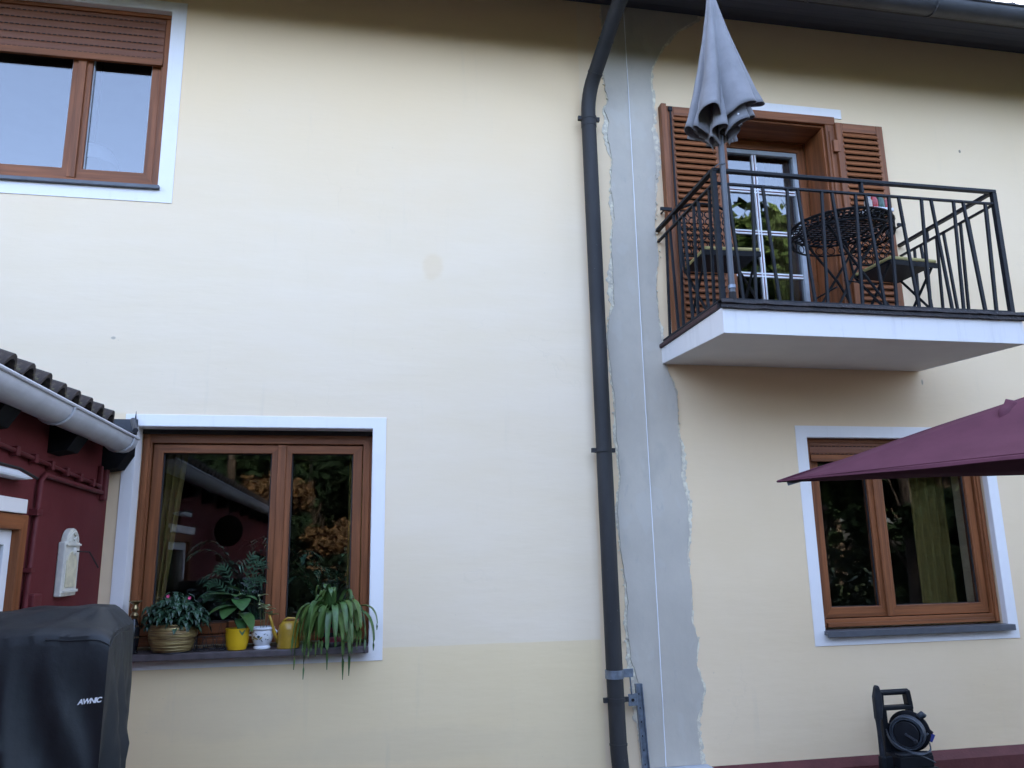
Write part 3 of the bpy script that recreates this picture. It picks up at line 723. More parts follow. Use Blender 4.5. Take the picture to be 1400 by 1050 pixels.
m = MB(); m.tube([(1.873 + .013 * f + .002 * math.sin(f * 9), -.022, 5.68 - f * 5.39) for f in [i / 30 for i in range(31)]], .0034, 6)
tag(m.build('string', 'string_white', org=(1.886, -.022, .285)), 'thin white plumb string hanging down the middle of the grey plaster strip', 'string')

# ------------------------------------------------------------------ annex on the left
annex = thing('annex', 'low maroon outbuilding on the left with mossy pantiles and a white gutter', 'outbuilding', (-1.47, -4, 0))
ax = -1.47; AY = -9.0
aw = [(-2.05, -1.115, .62, 1.80)]
m = MB(); ys_ = sorted([AY, -.001, -2.05, -1.115]); zs2 = [0, .62, 1.80, 2.34]
for i in range(3):
    for j in range(3):
        if i == 1 and j == 1: continue
        for xx in (ax, ax - .25): m.add([(xx, ys_[i], zs2[j]), (xx, ys_[i + 1], zs2[j]), (xx, ys_[i + 1], zs2[j + 1]), (xx, ys_[i], zs2[j + 1])], [(0, 1, 2, 3)])
for (ya, yb, za, zb) in aw + [(AY, -.001, 0, 2.34)]:
    for yy in (ya, yb): m.add([(ax, yy, za), (ax - .25, yy, za), (ax - .25, yy, zb), (ax, yy, zb)], [(0, 1, 2, 3)])
    for zz in (za, zb): m.add([(ax, ya, zz), (ax - .25, ya, zz), (ax - .25, yb, zz), (ax, yb, zz)], [(0, 1, 2, 3)])
m.box(-5.2, ax - .25, AY, AY + .25, 0, 2.4); m.box(-5.2, -4.95, AY + .25, -.001, 0, 3.5)
m.build('wall', 'maroon', annex)
yf0, yf1 = -2.05, -1.115; swap = lambda a, b, c: (b, a, c)
m = MB(); m.ring(yf0 + .001, yf1 - .001, .621, 1.799, .075, .075, .08, .065, ax - .12, ax + .012, swap); awin = m.build('window', ['wood_v', 'wood_y'], annex, bev=.004)
m = MB(); m.ring(yf0 + .078, yf1 - .078, .703, 1.732, .063, .063, .067, .063, ax - .085, ax - .02, swap, 0); m.build('sash', 'white_bar', awin, bev=.003)
m = MB(); m.box(ax - .056, ax - .050, yf0 + .14, yf1 - .14, .77, 1.67); m.build('pane', 'pane', awin)
m = MB(); m.box(ax, ax + .020, -2.12, -1.165, 1.803, 1.865); m.build('lintel_band', 'trim', annex, bev=.003)
m = MB(); m.box(ax - 2.2, ax - .3, AY + .3, -.3, .0, .02); m.build('annex_floor', 'room', annex)
# roof
apit = math.tan(R(20)); aex = -1.365; aez = 2.300
def arz(x): return aez + (aex - x) * apit
m = MB(); m.add([(aex, AY - .2, aez), (aex, -.004, aez), (-5.4, -.004, arz(-5.4)), (-5.4, AY - .2, arz(-5.4))], [(0, 1, 2, 3)])
m.add([(x, y, z - .03) for x, y, z in m.v[:4]], [(0, 1, 2, 3)]); m.add([m.v[0], m.v[1], m.v[5], m.v[4]], [(0, 1, 2, 3)])
aroof = m.build('roof', 'rafter_black', annex)
me = MB(); me.prism([(ax, arz(ax) - .032), (aex + .03, aez - .042), (aex + .03, aez - .10), (aex - .02, aez - .185), (ax, aez - .20)], -.075, .075, 'y'); rm2 = me.mesh('rafter', 'rafter_black')
y = -.085
while y > AY: inst(rm2, 'rafter', aroof, Vector((0, y, 0)) - wloc(aroof)); y -= .80
tm2 = pantile('roof_tile', 'annex_tile', .40, .178, .020, .058)
y = -.44; k = 0
rot = Matrix.Rotation(R(90), 4, 'Z')
while y > AY:
    for c_ in range(2):
        xs_ = aex + .040 - c_ * .34
        o = inst(tm2, 'roof_tile', aroof, Vector((xs_, y - .178, arz(xs_) + .034 + c_ * .014 + random.uniform(-.003, .004))) - wloc(aroof))
        o.rotation_euler = (Matrix.Rotation(R(90), 4, 'Z') @ Matrix.Rotation(R(17.5) + random.uniform(-.02, .02), 4, 'X')).to_euler()
    y -= .178
m = MB(); nn = 330
for c_ in range(10):
    xa = aex - .62 - c_ * .34; Pp = []
    for j in range(2):
        xx = xa - j * .36; Pp.append([(xx, -.44 + (AY + .44) * i / nn, arz(xx) + .05 - j * .012 + .03 * abs(math.sin(i * .46))) for i in range(nn + 1)])
    m.grid(Pp)
tag(m.build('roof_tile_courses', 'annex_tile', aroof), kind='stuff')
m = MB(); m.grid([[(aex + .03, -.45, aez + .025), (aex + .03, -.2, aez + .02), (aex + .03, -.003, aez + .035)], [(-2.0, -.45, arz(-2.0) + .03), (-2.0, -.2, arz(-2.0) + .026), (-2.0, -.003, arz(-2.0) + .05)]])
m.box(-2.0, aex + .03, -.016, -.003, aez + .03, aez + .12)
m.build('flashing', 'flashing', aroof, solid=.003)
m = MB(); m.tube([(aex + .005, -.02, aez + .115), (aex + .065, -.17, aez + .03)], [.016, .016], 8); m.tube([(aex + .02, -.02, aez + .05), (aex + .02, -.02, aez + .17)], [.012, .001], 6); m.build('flashing_end', 'flashing', aroof)
ag = half_gutter('y', -.27, AY - .2, -1.330, 2.262, .076, 'gutter', 'gutter_white', annex)
y = -.37
while y > AY:
    m = MB(); m.tube([(-1.330 + .080 * math.cos(math.pi + math.pi * i / 12), y, 2.262 + .080 * math.sin(math.pi + math.pi * i / 12)) for i in range(13)], .0065, 6); m.build('gutter_bracket', 'gutter_white', ag); y -= .94
# painted pipes and box on the wall
m = MB(); m.tube([(ax + .018, -1.9, 2.085), (ax + .018, -.20, 2.005)], .011, 8)
pp = m.build('wall_pipe', 'maroon_pipe', annex, smooth=50)
for k in range(8):
    y = -1.75 + k * .2; z = 2.085 - (y + 1.9) / 1.7 * .08; m = MB(); m.box(ax, ax + .034, y - .018, y + .018, z - .022, z + .020); m.build('pipe_clip', 'maroon_pipe', pp, bev=.004)
m = MB(); m.tube([(ax + .018, -.17, 1.972), (ax + .018, -1.0, 1.990), (ax + .018, -1.045, 1.96), (ax + .018, -1.075, 1.40), (ax + .018, -1.075, 1.2)], .013, 8); pp2 = m.build('wall_pipe', 'maroon_pipe', annex, smooth=50)
m = MB(); m.box(ax, ax + .036, -1.095, -1.03, 1.80, 1.83); m.build('pipe_clip', 'maroon_pipe', pp2)
m = MB(); m.box(ax, ax + .036, -1.095, -1.05, 1.55, 1.57); m.build('pipe_clip', 'maroon_pipe', pp2)
m = MB(); m.box(ax, ax + .03, -.15, -.09, 1.93, 2.12); m.box(ax, ax + .025, -.215, -.185, 1.96, 2.12); m.build('wall_pipe', 'maroon_pipe', annex, bev=.006)
m = MB(); m.box(ax, ax + .05, -1.065, -.965, 1.36, 1.455); m.build('junction_box', 'maroon_pipe', annex, bev=.008)
# wall lamp above the annex window
lp = thing('wall_lamp', 'flat pale wall lamp with dark rim above the outbuilding window', 'lamp', (ax, -1.42, 1.938))
m = MB(); m.prism([(-1.70, 1.938), (-1.33, 1.938), (-1.24, 1.950), (-1.42, 1.972), (-1.70, 1.972)], ax + .002, ax + .07, 'x'); m.build('shade', 'lamp_shade', lp, bev=.01)
m = MB(); m.tube([(ax + .07, -1.70, 1.977), (ax + .07, -1.42, 1.977), (ax + .07, -1.225, 1.952)], .006, 6); m.build('rim', 'slot_black', lp)

# sundial plaque
sp = thing('sundial', 'white stone sundial plaque with rounded top and iron gnomon on the maroon wall', 'sundial', (ax, -.59, 1.42))
def ypoly(pts): return pts
def arch(y0, y1, z0, z1, r, n=10):
    c = (y0 + y1) / 2; P_ = [(y0, z0), (y1, z0), (y1, z1)]
    P_ += [(c + r * math.cos(math.pi * i / n), z1 + .0 + r * .85 * math.sin(math.pi * i / n)) for i in range(n + 1)] + [(y0, z1)]
    return P_
m = MB(); m.prism(arch(-.700, -.485, 1.425, 1.690, .082), ax + .001, ax + .034, 'x'); m.build('stone', 'plaque', sp, bev=.006)
m = MB(); m.prism(arch(-.662, -.523, 1.47, 1.60, .052), ax + .034, ax + .040, 'x'); m.build('dial_face', 'plaque_ochre', sp)
m = MB(); m.box(ax + .034, ax + .046, -.690, -.495, 1.444, 1.456); m.build('ledge', 'plaque', sp)
m = MB(); m.box(ax + .034, ax + .044, -.690, -.495, 1.672, 1.682); m.tube([(ax + .036, -.5925 + .058 * math.cos(R(a_)), 1.692 + .05 * math.sin(R(a_))) for a_ in range(0, 181, 15)], .006, 6)
m.tube([(ax + .036, -.5925, 1.70), (ax + .040, -.57, 1.72), (ax + .036, -.60, 1.735)], .007, 6); m.build('moulding', 'plaque', sp)
m = MB(); m.lathe([(.022, 0), (.022, .006), (.010, .014)], 12, M=Matrix.Translation((ax + .034, -.575, 1.645)) @ Matrix.Rotation(R(90), 4, 'Y')); m.build('boss', 'plaque', sp)
m = MB(); m.tube([(ax + .034, -.575, 1.645), (ax + .10, -.545, 1.640), (ax + .135, -.50, 1.56)], .004, 6); m.build('gnomon', 'slot_black', sp)

# ------------------------------------------------------------------ grill cover
def grill():
    x0, x1, y0, y1 = -1.450, -.832, -2.0, -1.585
    o = thing('grill_cover', 'black cloth cover draped over a barbecue grill with white lettering', 'grill cover', ((x0 + x1) / 2, (y0 + y1) / 2, 0))
    n = 40
    def ss(a): a = max(0, min(1, a)); return a * a * (3 - 2 * a)
    def toph(x, y):
        fx = ss((x1 - x) / .085); fy = ss((y - y0) / .26); h = 1.362 + .046 * fy * fx + .010 * fx + .012 * ss((x + 1.30) / .3) * fy
        h += .007 * nz(x * 9, y * 9, 2) - .022 * ss(1 - (x + 1.10 + .35) / .35) * (1 - fy) - .020 * max(0, 1 - (y - y0) / .045) ** 2 - .016 * max(0, 1 - (x1 - x) / .04) ** 2 + .010 * nz(x * 5 + y * 7, 1.7) + .006 * nz(x * 16 - y * 9, 4.7)
        return h
    def tap(x, y): return .034 * (y - y0) / (y1 - y0) * max(0, (x - x0) / (x1 - x0))
    m = MB(); P_ = []
    for j in range(n + 1):
        y = y0 + (y1 - y0) * j / n; P_.append([(x0 + (x1 - x0) * i / n, y, toph(x0 + (x1 - x0) * i / n, y)) for i in range(n + 1)])
    m.grid([[(a - tap(a, b), b, c) for a, b, c in r_] for r_ in P_])
    # skirt hanging from the rim: rounded corners, vertical folds deepening downwards
    rim = [P_[0][i] for i in range(n + 1)] + [P_[j][n] for j in range(1, n + 1)] + [P_[n][n - i] for i in range(1, n + 1)] + [P_[n - j][0] for j in range(1, n)]
    cx, cy = (x0 + x1) / 2, (y0 + y1) / 2; rows = []; L = len(rim)
    for k in range(37):
        f = k / 36; row = []
        for i, (x, y, zt) in enumerate(rim):
            d = Vector((x - cx, y - cy)); q = i / L * 2 * math.pi
            dn = Vector((math.cos(q), math.sin(q)))
            side = 0 if i <= n else 1 if i <= 2 * n else 2 if i <= 3 * n else 3
            nrm = ((0, -1), (1, 0), (0, 1), (-1, 0))[side]
            s_ = (i % n) / n; edge = min(s_, 1 - s_)
            ph = s_ * 12 + side * 2.3 - 4.2 * f + 1.8 * nz(f * 2, s_ * 2, side); ridge_ = 1 - abs(math.sin(ph)) ** .6
            fold = (.012 + .040 * f) * min(1, f * 5) * ((ridge_ - .45) * 1.0 + nz(s_ * 5 - f * 2.4, f * 1.8, side * 3 + .4) * 1.5) + .006 * nz(s_ * 14 + f * 6, f * 11, side)
            bulge = .034 * math.sin(min(1, f * 1.5) * math.pi) * (1 if side == 1 else .35) * math.sin(math.pi * s_) - .012 * f
            out = (fold + bulge) * min(1, edge * 8 + .15) + .006 * min(1, f * 14)
            zz = zt + (0.06 + .01 * nz(s_ * 5, side) - zt) * f
            row.append((x + nrm[0] * out - d.x * .015 * f - tap(x, y), y + nrm[1] * out - d.y * .04 * f, zz))
        rows.append(row + [row[0]])
    m.grid(rows)
    c = m.build('cover', 'cover_black', o)
    bm = bmesh.new(); bm.from_mesh(c.data); bmesh.ops.remove_doubles(bm, verts=bm.verts, dist=.0008); bmesh.ops.recalc_face_normals(bm, faces=bm.faces); bm.to_mesh(c.data); bm.free()
    finish(c, 55)
    # hem seam round the top edge
    sm = MB(); sm.tube([(p_[0] + (.004 if p_[0] > x1 - .001 else 0) - tap(p_[0], p_[1]), p_[1] - (.004 if p_[1] < y0 + .001 else 0), p_[2] - .012) for p_ in rim[n - 13:2 * n - 8]], .0022, 5); sm.build('seam', 'cover_black', o)
    # lettering
    cu = bpy.data.curves.new('lettering', 'FONT'); cu.body = 'AWNIC'; cu.size = .0225; cu.shear = .28; cu.extrude = .0004; cu.offset = .0008; cu.space_character = .86
    to = bpy.data.objects.new('tmp', cu); C.objects.link(to)
    dg = bpy.context.evaluated_depsgraph_get(); me = bpy.data.meshes.new_from_object(to.evaluated_get(dg)); bpy.data.objects.remove(to)
    me.materials.clear(); me.materials.append(MATS['white_bar'])
    lo = bpy.data.objects.new('lettering', me); C.objects.link(lo); lo.parent = o
    lo.location = Vector((-.906, y0 - .030, 1.134)) - wloc(o); lo.rotation_euler = (R(90), R(-4), R(0))
    return o, c, lo
GR, GC, GL = grill()

# ------------------------------------------------------------------ things on the sill
SZ = 1.0772
def potted(name, lab, x, y): return thing(name, lab, 'potted plant', (x, y, SZ))
def leaf(path, wfun, fold=.25, up=(0, 0, 1)):
    pts = [Vector(p) for p in path]; m = MB(); P_ = []
    for i, p in enumerate(pts):
        d = (pts[min(i + 1, len(pts) - 1)] - pts[max(0, i - 1)]).normalized()
        s_ = d.cross(Vector(up))
        if s_.length < .05: s_ = d.cross(Vector((0.3, 1, 0)))
        s_.normalize(); n_ = s_.cross(d); wv = wfun(i / (len(pts) - 1))
        P_.append([p - s_ * wv + n_ * wv * fold, p, p + s_ * wv + n_ * wv * fold])
    m.grid(P_); return m
# vase
v = thing('vase', 'slim black vase with brass neck at the left end of the stone sill', 'vase', (-1.262, -.02, SZ))
m = MB(); m.lathe([(.030, 0), (.034, .006), (.024, .014), (.032, .05), (.036, .10), (.033, .14), (.020, .175), (.014, .19)], 24, (-1.262, -.02, SZ)); m.build('body', 'vase_black', v, smooth=40)
m = MB(); m.lathe([(.014, .19), (.020, .197), (.023, .208), (.016, .218), (.011, .225), (.018, .236), (.020, .246), (.013, .258), (.012, .268), (.030, .282), (.037, .286), (.033, .289), (.010, .278)], 24, (-1.262, -.02, SZ)); m.build('neck', 'brass', v, smooth=40)
m = MB()
for k in range(9): a_ = -math.pi / 2 + (k - 4) * .28; m.tube([(-1.262 + .0355 * math.cos(a_), -.02 + .0355 * math.sin(a_), SZ + .085), (-1.262 + .029 * math.cos(a_), -.02 + .029 * math.sin(a_), SZ + .155)], .0014, 4)
m.build('engraving', 'brass', v)
# ribbed bowl with busy lizzie
bx_, by_ = -1.048, -.012
b = potted('potted_plant', 'bushy dark green plant with pink flowers in a ribbed bronze bowl', bx_, by_)
m = MB(); prof = [(.070, 0), (.086, .004)]
for i in range(41):
    f = i / 40; r = .088 + .044 * math.sin(math.pi * (.10 + .62 * f)) + .0016 * math.sin(i * 2.6); prof.append((r, .006 + f * .150))
prof += [(.112, .158), (.108, .150), (.10, .135), (0, .135)]
m.lathe(prof, 40, (bx_, by_, SZ)); m.build('pot', 'pot_rattan', b, smooth=60)
m = MB(); m.lathe([(.098, 0), (.104, .004), (.10, .010), (.08, .008)], 24, (bx_, by_, SZ - .001)); m.build('saucer', 'stripe_black', b, smooth=40)
m = MB(); m.lathe([(.105, .137), (.06, .145), (0, .148)], 20, (bx_, by_, SZ)); m.build('soil', 'soil', b)
m = MB(); st = MB(); fl_ = []
for k in range(70):
    a_ = random.uniform(0, 2 * math.pi); rr = random.uniform(.02, .175); h = SZ + .325 - rr * .62 + random.uniform(-.05, .03)
    tip = Vector((bx_ + rr * 1.0 * math.cos(a_), by_ + rr * .72 * math.sin(a_), h)); root = Vector((bx_ + rr * .35 * math.cos(a_), by_ + rr * .3 * math.sin(a_), SZ + .14))
    st.tube([root, (root + tip) / 2 + Vector((0, 0, .015)), tip], .0024, 5)
    for j in range(14):
        az = random.uniform(0, 2 * math.pi); L = random.uniform(.045, .080); d = Vector((math.cos(az), math.sin(az), 0)); o_ = tip - Vector((0, 0, random.uniform(0, .075)))
        lf = leaf([o_, o_ + d * L * .4 + Vector((0, 0, .008)), o_ + d * L * .75 - Vector((0, 0, .006)), o_ + d * L * .92 - Vector((0, 0, L * .45))], lambda t: .0125 * math.sin(math.pi * min(1, .12 + t * .9)) + .0008)
        lf.v = [(p[0], min(p[1], .125), p[2]) for p in lf.v]; m.add(lf.v, lf.f)
tag(m.build('foliage', 'leaf_dark', b), kind='stuff'); st.build('stems', 'stem', b)
for fx, fy, fz in ((-.030, -.055, .312), (.088, -.06, .300)):
    m = MB(); c0 = Vector((bx_ + fx, by_ + fy, SZ + fz))
    for k in range(5):
        a_ = k * 1.257; d = Vector((math.cos(a_), -.5, math.sin(a_))); lf = leaf([c0, c0 + d * .006, c0 + d * .010], lambda t: .0042 * math.sin(math.pi * (.2 + .7 * t)), up=(0, 1, 0)); m.add(lf.v, lf.f)
    m.build('flower', 'petal', b)
# wire rack
wr = thing('wire_rack', 'low black geometric wire basket between the bronze bowl and the yellow pot', 'wire basket', (-.842, .0, SZ))
m = MB(); X0, X1, Y0, Y1, Zt = -.925, -.757, -.045, .045, SZ + .155
for z_ in (SZ + .003, Zt):
    m.tube([(X0, Y0, z_), (X1, Y0, z_), (X1, Y1, z_), (X0, Y1, z_)], .0028, 6, closed=True)
n = 3; wx = (X1 - X0) / n
for yy in (Y0,):
    for k in range(n):
        m.tube([(X0 + k * wx, yy, SZ + .003), (X0 + (k + .5) * wx, yy, Zt), (X0 + (k + 1) * wx, yy, SZ + .003)], .0020, 5)
    for k in range(n): m.tube([(X0 + k * wx, yy, SZ + .08), (X0 + (k + .5) * wx, yy, SZ + .003), (X0 + (k + 1) * wx, yy, SZ + .08)], .0018, 5)
for xx in (X0, X1): m.tube([(xx, Y0, SZ + .003), (xx, 0, Zt), (xx, Y1, SZ + .003)], .002, 5); m.tube([(xx, Y1, SZ + .003), (xx, Y1, Zt)], .002, 5)
m.tube([(X0, Y0, SZ + .08), (X1, Y0, SZ + .08)], .0022, 6)
m.build('wire_frame', 'slot_black', wr)
# yellow pot
yx, yy_ = -.692, -.030
p_ = potted('potted_plant', 'plant with large glossy leaves in a plain bright yellow pot', yx, yy_)
m = MB(); m.lathe([(.045, 0), (.052, .004), (.060, .03), (.066, .075), (.066, .108), (.0685, .116), (.0685, .122), (.062, .122), (.060, .105), (0, .105)], 32, (yx, yy_, SZ)); m.build('pot', 'pot_yellow', p_, smooth=40)
m = MB(); m.lathe([(.061, .106), (.03, .112), (0, .112)], 16, (yx, yy_, SZ)); m.build('soil', 'soil', p_)
m = MB(); m.tube([(yx, yy_, SZ + .11), (yx + .005, yy_, SZ + .22), (yx - .002, yy_, SZ + .33)], [.006, .005, .003], 6); m.tube([(yx, yy_, SZ + .2), (yx + .04, yy_ - .03, SZ + .28)], [.004, .003], 6); m.build('stem', 'stem', p_)
def bigleaf(az, L, h, droop, wd):
    d = Vector((math.cos(az), math.sin(az), 0)); o_ = Vector((yx, yy_, SZ + h)); P_ = []
    for i in range(9):
        t_ = i / 8; P_.append(o_ + d * L * (t_ * (1 - .25 * t_ * droop)) + Vector((0, 0, .04 * t_ - L * droop * t_ * t_)))
    leaf(P_, lambda t: wd * math.sin(math.pi * min(1, .06 + .93 * t)) ** .8 + .0008, .16).build('leaf', 'leaf_mid', p_, smooth=True)
for a_ in ((R(190), .20, .30, .12, .046), (R(205), .19, .24, .40, .054), (R(240), .16, .24, .62, .060), (R(285), .17, .28, .55, .052), (R(320), .15, .20, .9, .046), (R(345), .12, .29, .45, .034), (R(265), .11, .30, .35, .036), (R(160), .12, .28, .5, .035), (R(60), .11, .3, .4, .035), (R(20), .12, .25, .5, .034), (R(300), .10, .17, 1.25, .036), (R(230), .10, .33, .05, .028)): bigleaf(*a_)
random.seed(23)
for az, L, rise in ((178, .19, .27), (168, .15, .36), (197, .21, .20), (12, .13, .38), (338, .13, .29), (40, .09, .42)):
    d = Vector((math.cos(R(az)), math.sin(R(az)) * .35, 0)); o_ = Vector((yx, yy_ + .03, SZ + .11)); rib = [o_ + d * L * t + Vector((0, .02 * t, rise * math.sin(t * 1.95))) for t in [i / 14 for i in range(15)]]
    m = MB(); m.tube(rib, .0022, 5)
    for i in range(5, 15):
        tg = (rib[min(14, i + 1)] - rib[i - 1]).normalized()
        for s_ in (-1, 1):
            sd_ = tg.cross(Vector((0, 1, .2))).normalized() * s_; LL = .062 * (1 - .5 * abs(i - 9) / 6) * random.uniform(.75, 1.1)
            lf = leaf([rib[i], rib[i] + (sd_ * .7 + tg * .5) * LL * .5, rib[i] + (sd_ * .65 + tg * .7) * LL - Vector((0, 0, LL * .25))], lambda t: .0046 * (1 - t) ** .6 + .0005, .15, (0, 1, 0)); lf.v = [(p[0], min(p[1], .125), p[2]) for p in lf.v]; m.add(lf.v, lf.f)
    m.build('frond', 'leaf_frond', p_)
# white decorated pot
wx_, wy_ = -.553, -.020
p2 = potted('potted_plant', 'small pale leaved plant in a white pot with painted flowers and little handles', wx_, wy_)
m = MB(); m.lathe([(.044, 0), (.048, .004), (.047, .014), (.040, .020), (.050, .036), (.060, .06), (.062, .085), (.0605, .105), (.066, .110), (.068, .117), (.066, .123), (.060, .121), (.057, .105), (0, .105)], 32, (wx_, wy_, SZ)); m.build('pot', 'pot_white', p2, smooth=40)
for s_ in (-1, 1):
    m = MB(); m.tube([(wx_ + s_ * .055, wy_, SZ + .075), (wx_ + s_ * .074, wy_, SZ + .080), (wx_ + s_ * .080, wy_, SZ + .094), (wx_ + s_ * .066, wy_, SZ + .106)], .006, 8); m.build('handle', 'pot_white', p2, smooth=True)
def on_pot(m, a_, z_, poly, r=.0615):
    vs = []
    for dx, dz in poly:
        aa = -math.pi / 2 + a_ + dx / r; rr = r + .0012 - .10 * max(0, (.06 - (z_ + dz))) ** 1 * 1.0; vs.append((wx_ + rr * math.cos(aa), wy_ + rr * math.sin(aa), SZ + z_ + dz))
    m.add(vs, [tuple(range(len(vs)))])
def ell(rx, rz, ang, n=10): return [(rx * math.cos(t) * math.cos(ang) - rz * math.sin(t) * math.sin(ang), rx * math.cos(t) * math.sin(ang) + rz * math.sin(t) * math.cos(ang)) for t in [2 * math.pi * k / n for k in range(n)]]
m = MB()
for a_, z_, rx, rz, an in ((-.25, .072, .009, .0075, 0), (.30, .085, .007, .0022, .5), (.55, .080, .006, .002, -.3), (.42, .058, .003, .003, 0), (.62, .055, .006, .0018, .2), (-.75, .072, .009, .003, .6), (.05, .050, .010, .002, -.9), (-1.0, .05, .004, .003, 0), (-.5, .088, .007, .0022, -.4)): on_pot(m, a_, z_, ell(rx, rz, an))
m.build('painted_flower', 'pot_ink', p2)
m = MB()
for a_, z_, rx, rz, an in ((-.55, .064, .018, .005, -.35), (-.05, .064, .012, .004, .7), (-.85, .058, .010, .004, .3)): on_pot(m, a_, z_, ell(rx, rz, an))
m.build('painted_leaf', 'pot_ochre', p2)
m = MB(); m.lathe([(.058, .106), (0, .110)], 16, (wx_, wy_, SZ)); m.build('soil', 'soil', p2)
m = MB(); stems = []
for ax_, ay_, h in ((-.030, 0, .30), (.018, -.02, .235), (.045, 0, .20), (-.002, .01, .25)):
    m.tube([(wx_ + ax_ * .3, wy_ + ay_ * .3, SZ + .1), (wx_ + ax_ * .7, wy_ + ay_, SZ + .1 + h * .4), (wx_ + ax_, wy_ + ay_, SZ + h)], .0022, 5); stems.append((wx_ + ax_, wy_ + ay_, SZ + h))
m.build('stem', 'stem', p2)
for si, (a_, b_, c_) in enumerate(stems):
    for k in range(5 if si else 2):
        az = k * 1.3 + si; L = random.uniform(.045, .062); d = Vector((math.cos(az), math.sin(az), .15)); o_ = Vector((a_, b_, c_ - .004 * k))
        leaf([o_, o_ + d * L * .35, o_ + d * L * .7, o_ + d * L + Vector((0, 0, -.006))], lambda t: .0145 * math.sin(math.pi * min(1, .1 + .88 * t)) + .0005, .3).build('leaf', 'leaf_pale' if si != 2 else 'leaf_mid', p2, smooth=True)
# watering can
kx, ky = -.405, -.030
wc = thing('watering_can', 'dull yellow watering can with a thin spout beside the striped pot', 'watering can', (kx, ky, SZ))
m = MB(); m.lathe([(.060, 0), (.064, .003), (.063, .05), (.060, .105), (.056, .128), (.040, .150), (.036, .152), (.036, .146), (.05, .126), (.052, .02), (0, .02)], 28, (kx, ky, SZ)); m.build('body', 'can_yellow', wc, smooth=40)
m = MB(); m.tube([(kx - .056, ky - .01, SZ + .035), (kx - .078, ky - .02, SZ + .085), (kx - .098, ky - .028, SZ + .155), (kx - .110, ky - .03, SZ + .19)], [.013, .010, .008, .007], 10); m.build('spout', 'can_yellow', wc, smooth=True)
m = MB(); m.tube([(kx - .035, ky, SZ + .148), (kx - .01, ky, SZ + .168), (kx + .030, ky, SZ + .165), (kx + .060, ky, SZ + .13), (kx + .066, ky, SZ + .075), (kx + .058, ky, SZ + .04)], .007, 8); m.build('handle', 'can_yellow', wc, smooth=True)
# striped pot with spider plant
sx, sy = -.158, -.030
p3 = potted('potted_plant', 'spider plant with long drooping leaves in a red and black striped pot', sx, sy)
m = MB(); rp = lambda h: .062 + .010 * h / .18
bands = [(0, .028, 1), (.028, .058, 0), (.058, .082, 1), (.082, .112, 0), (.112, .132, 1), (.132, .160, 0), (.160, .182, 1)]
for a_, b_, k in bands:
    m.cur = k; m.lathe([(rp(a_) - .0006, a_), (rp(a_) + .0008, a_ + .003), (rp(b_) + .0008, b_ - .003), (rp(b_) - .0006, b_)], 32, (sx, sy, SZ))
m.cur = 0; m.build('pot', ['stripe_red', 'stripe_black'], p3, smooth=40)
m = MB(); m.lathe([(.073, .180), (.076, .183), (.076, .190), (.068, .190), (.066, .175), (0, .172)], 32, (sx, sy, SZ)); m.build('rim', 'pot_white', p3, smooth=40)
def spider(az, out, rise, drop, w_, tw=0):
    o_ = Vector((sx + .025 * math.cos(az), sy + .025 * math.sin(az), SZ + .17)); d = Vector((math.cos(az + tw), math.sin(az + tw), 0)); P_ = []
    for i in range(17):
        t_ = i / 16; horiz = out * (1 - (1 - t_) ** 2.2); vert = rise * math.sin(min(1, t_ / .62) * math.pi / 1.9) - drop * max(0, t_ - .26) ** 1.55 / .626
        P_.append(o_ + d * horiz + Vector((.004 * math.sin(t_ * 5 + az * 3), 0, vert)))
    for q in P_:
        lim = .098 if q.x < .04 or q.x > .14 else -.02
        if q.z < SZ + .01 and q.y > -.118: q.y = -.118 - random.uniform(0, .004)
        if q.y > .10: q.y = .10
    leaf(P_, lambda t: 1.3 * w_ * min(1, .45 + 2.2 * t) * (1 - max(0, t - .55) / .47) ** .8 + .0006, .35).build('leaf', 'leaf_spider', p3, smooth=True)
random.seed(11)
for k in range(46):
    az = R(random.choice([random.uniform(182, 250), random.uniform(292, 360), random.uniform(195, 248), random.uniform(285, 345)]))
    spider(az, random.uniform(.09, .19), random.uniform(.04, .13), random.uniform(.15, .31), random.uniform(.0125, .0175), random.uniform(-.2, .2))
spider(R(262), .135, .06, .34, .013, .05); spider(R(281), .12, .05, .22, .0125, -.05)
spider(R(335), .245, .05, .24, .0165); spider(R(345), .25, .08, .16, .014); spider(R(200), .21, .10, .30, .015); spider(R(205), .20, .08, .36, .015); spider(R(222), .17, .07, .40, .014); spider(R(296), .13, .06, .40, .014); spider(R(306), .15, .06, .38, .015)
for k in range(12):
    az = random.uniform(0, 6.28); spider(az, random.uniform(.05, .12), random.uniform(.12, .20), random.uniform(.03, .12), .012)
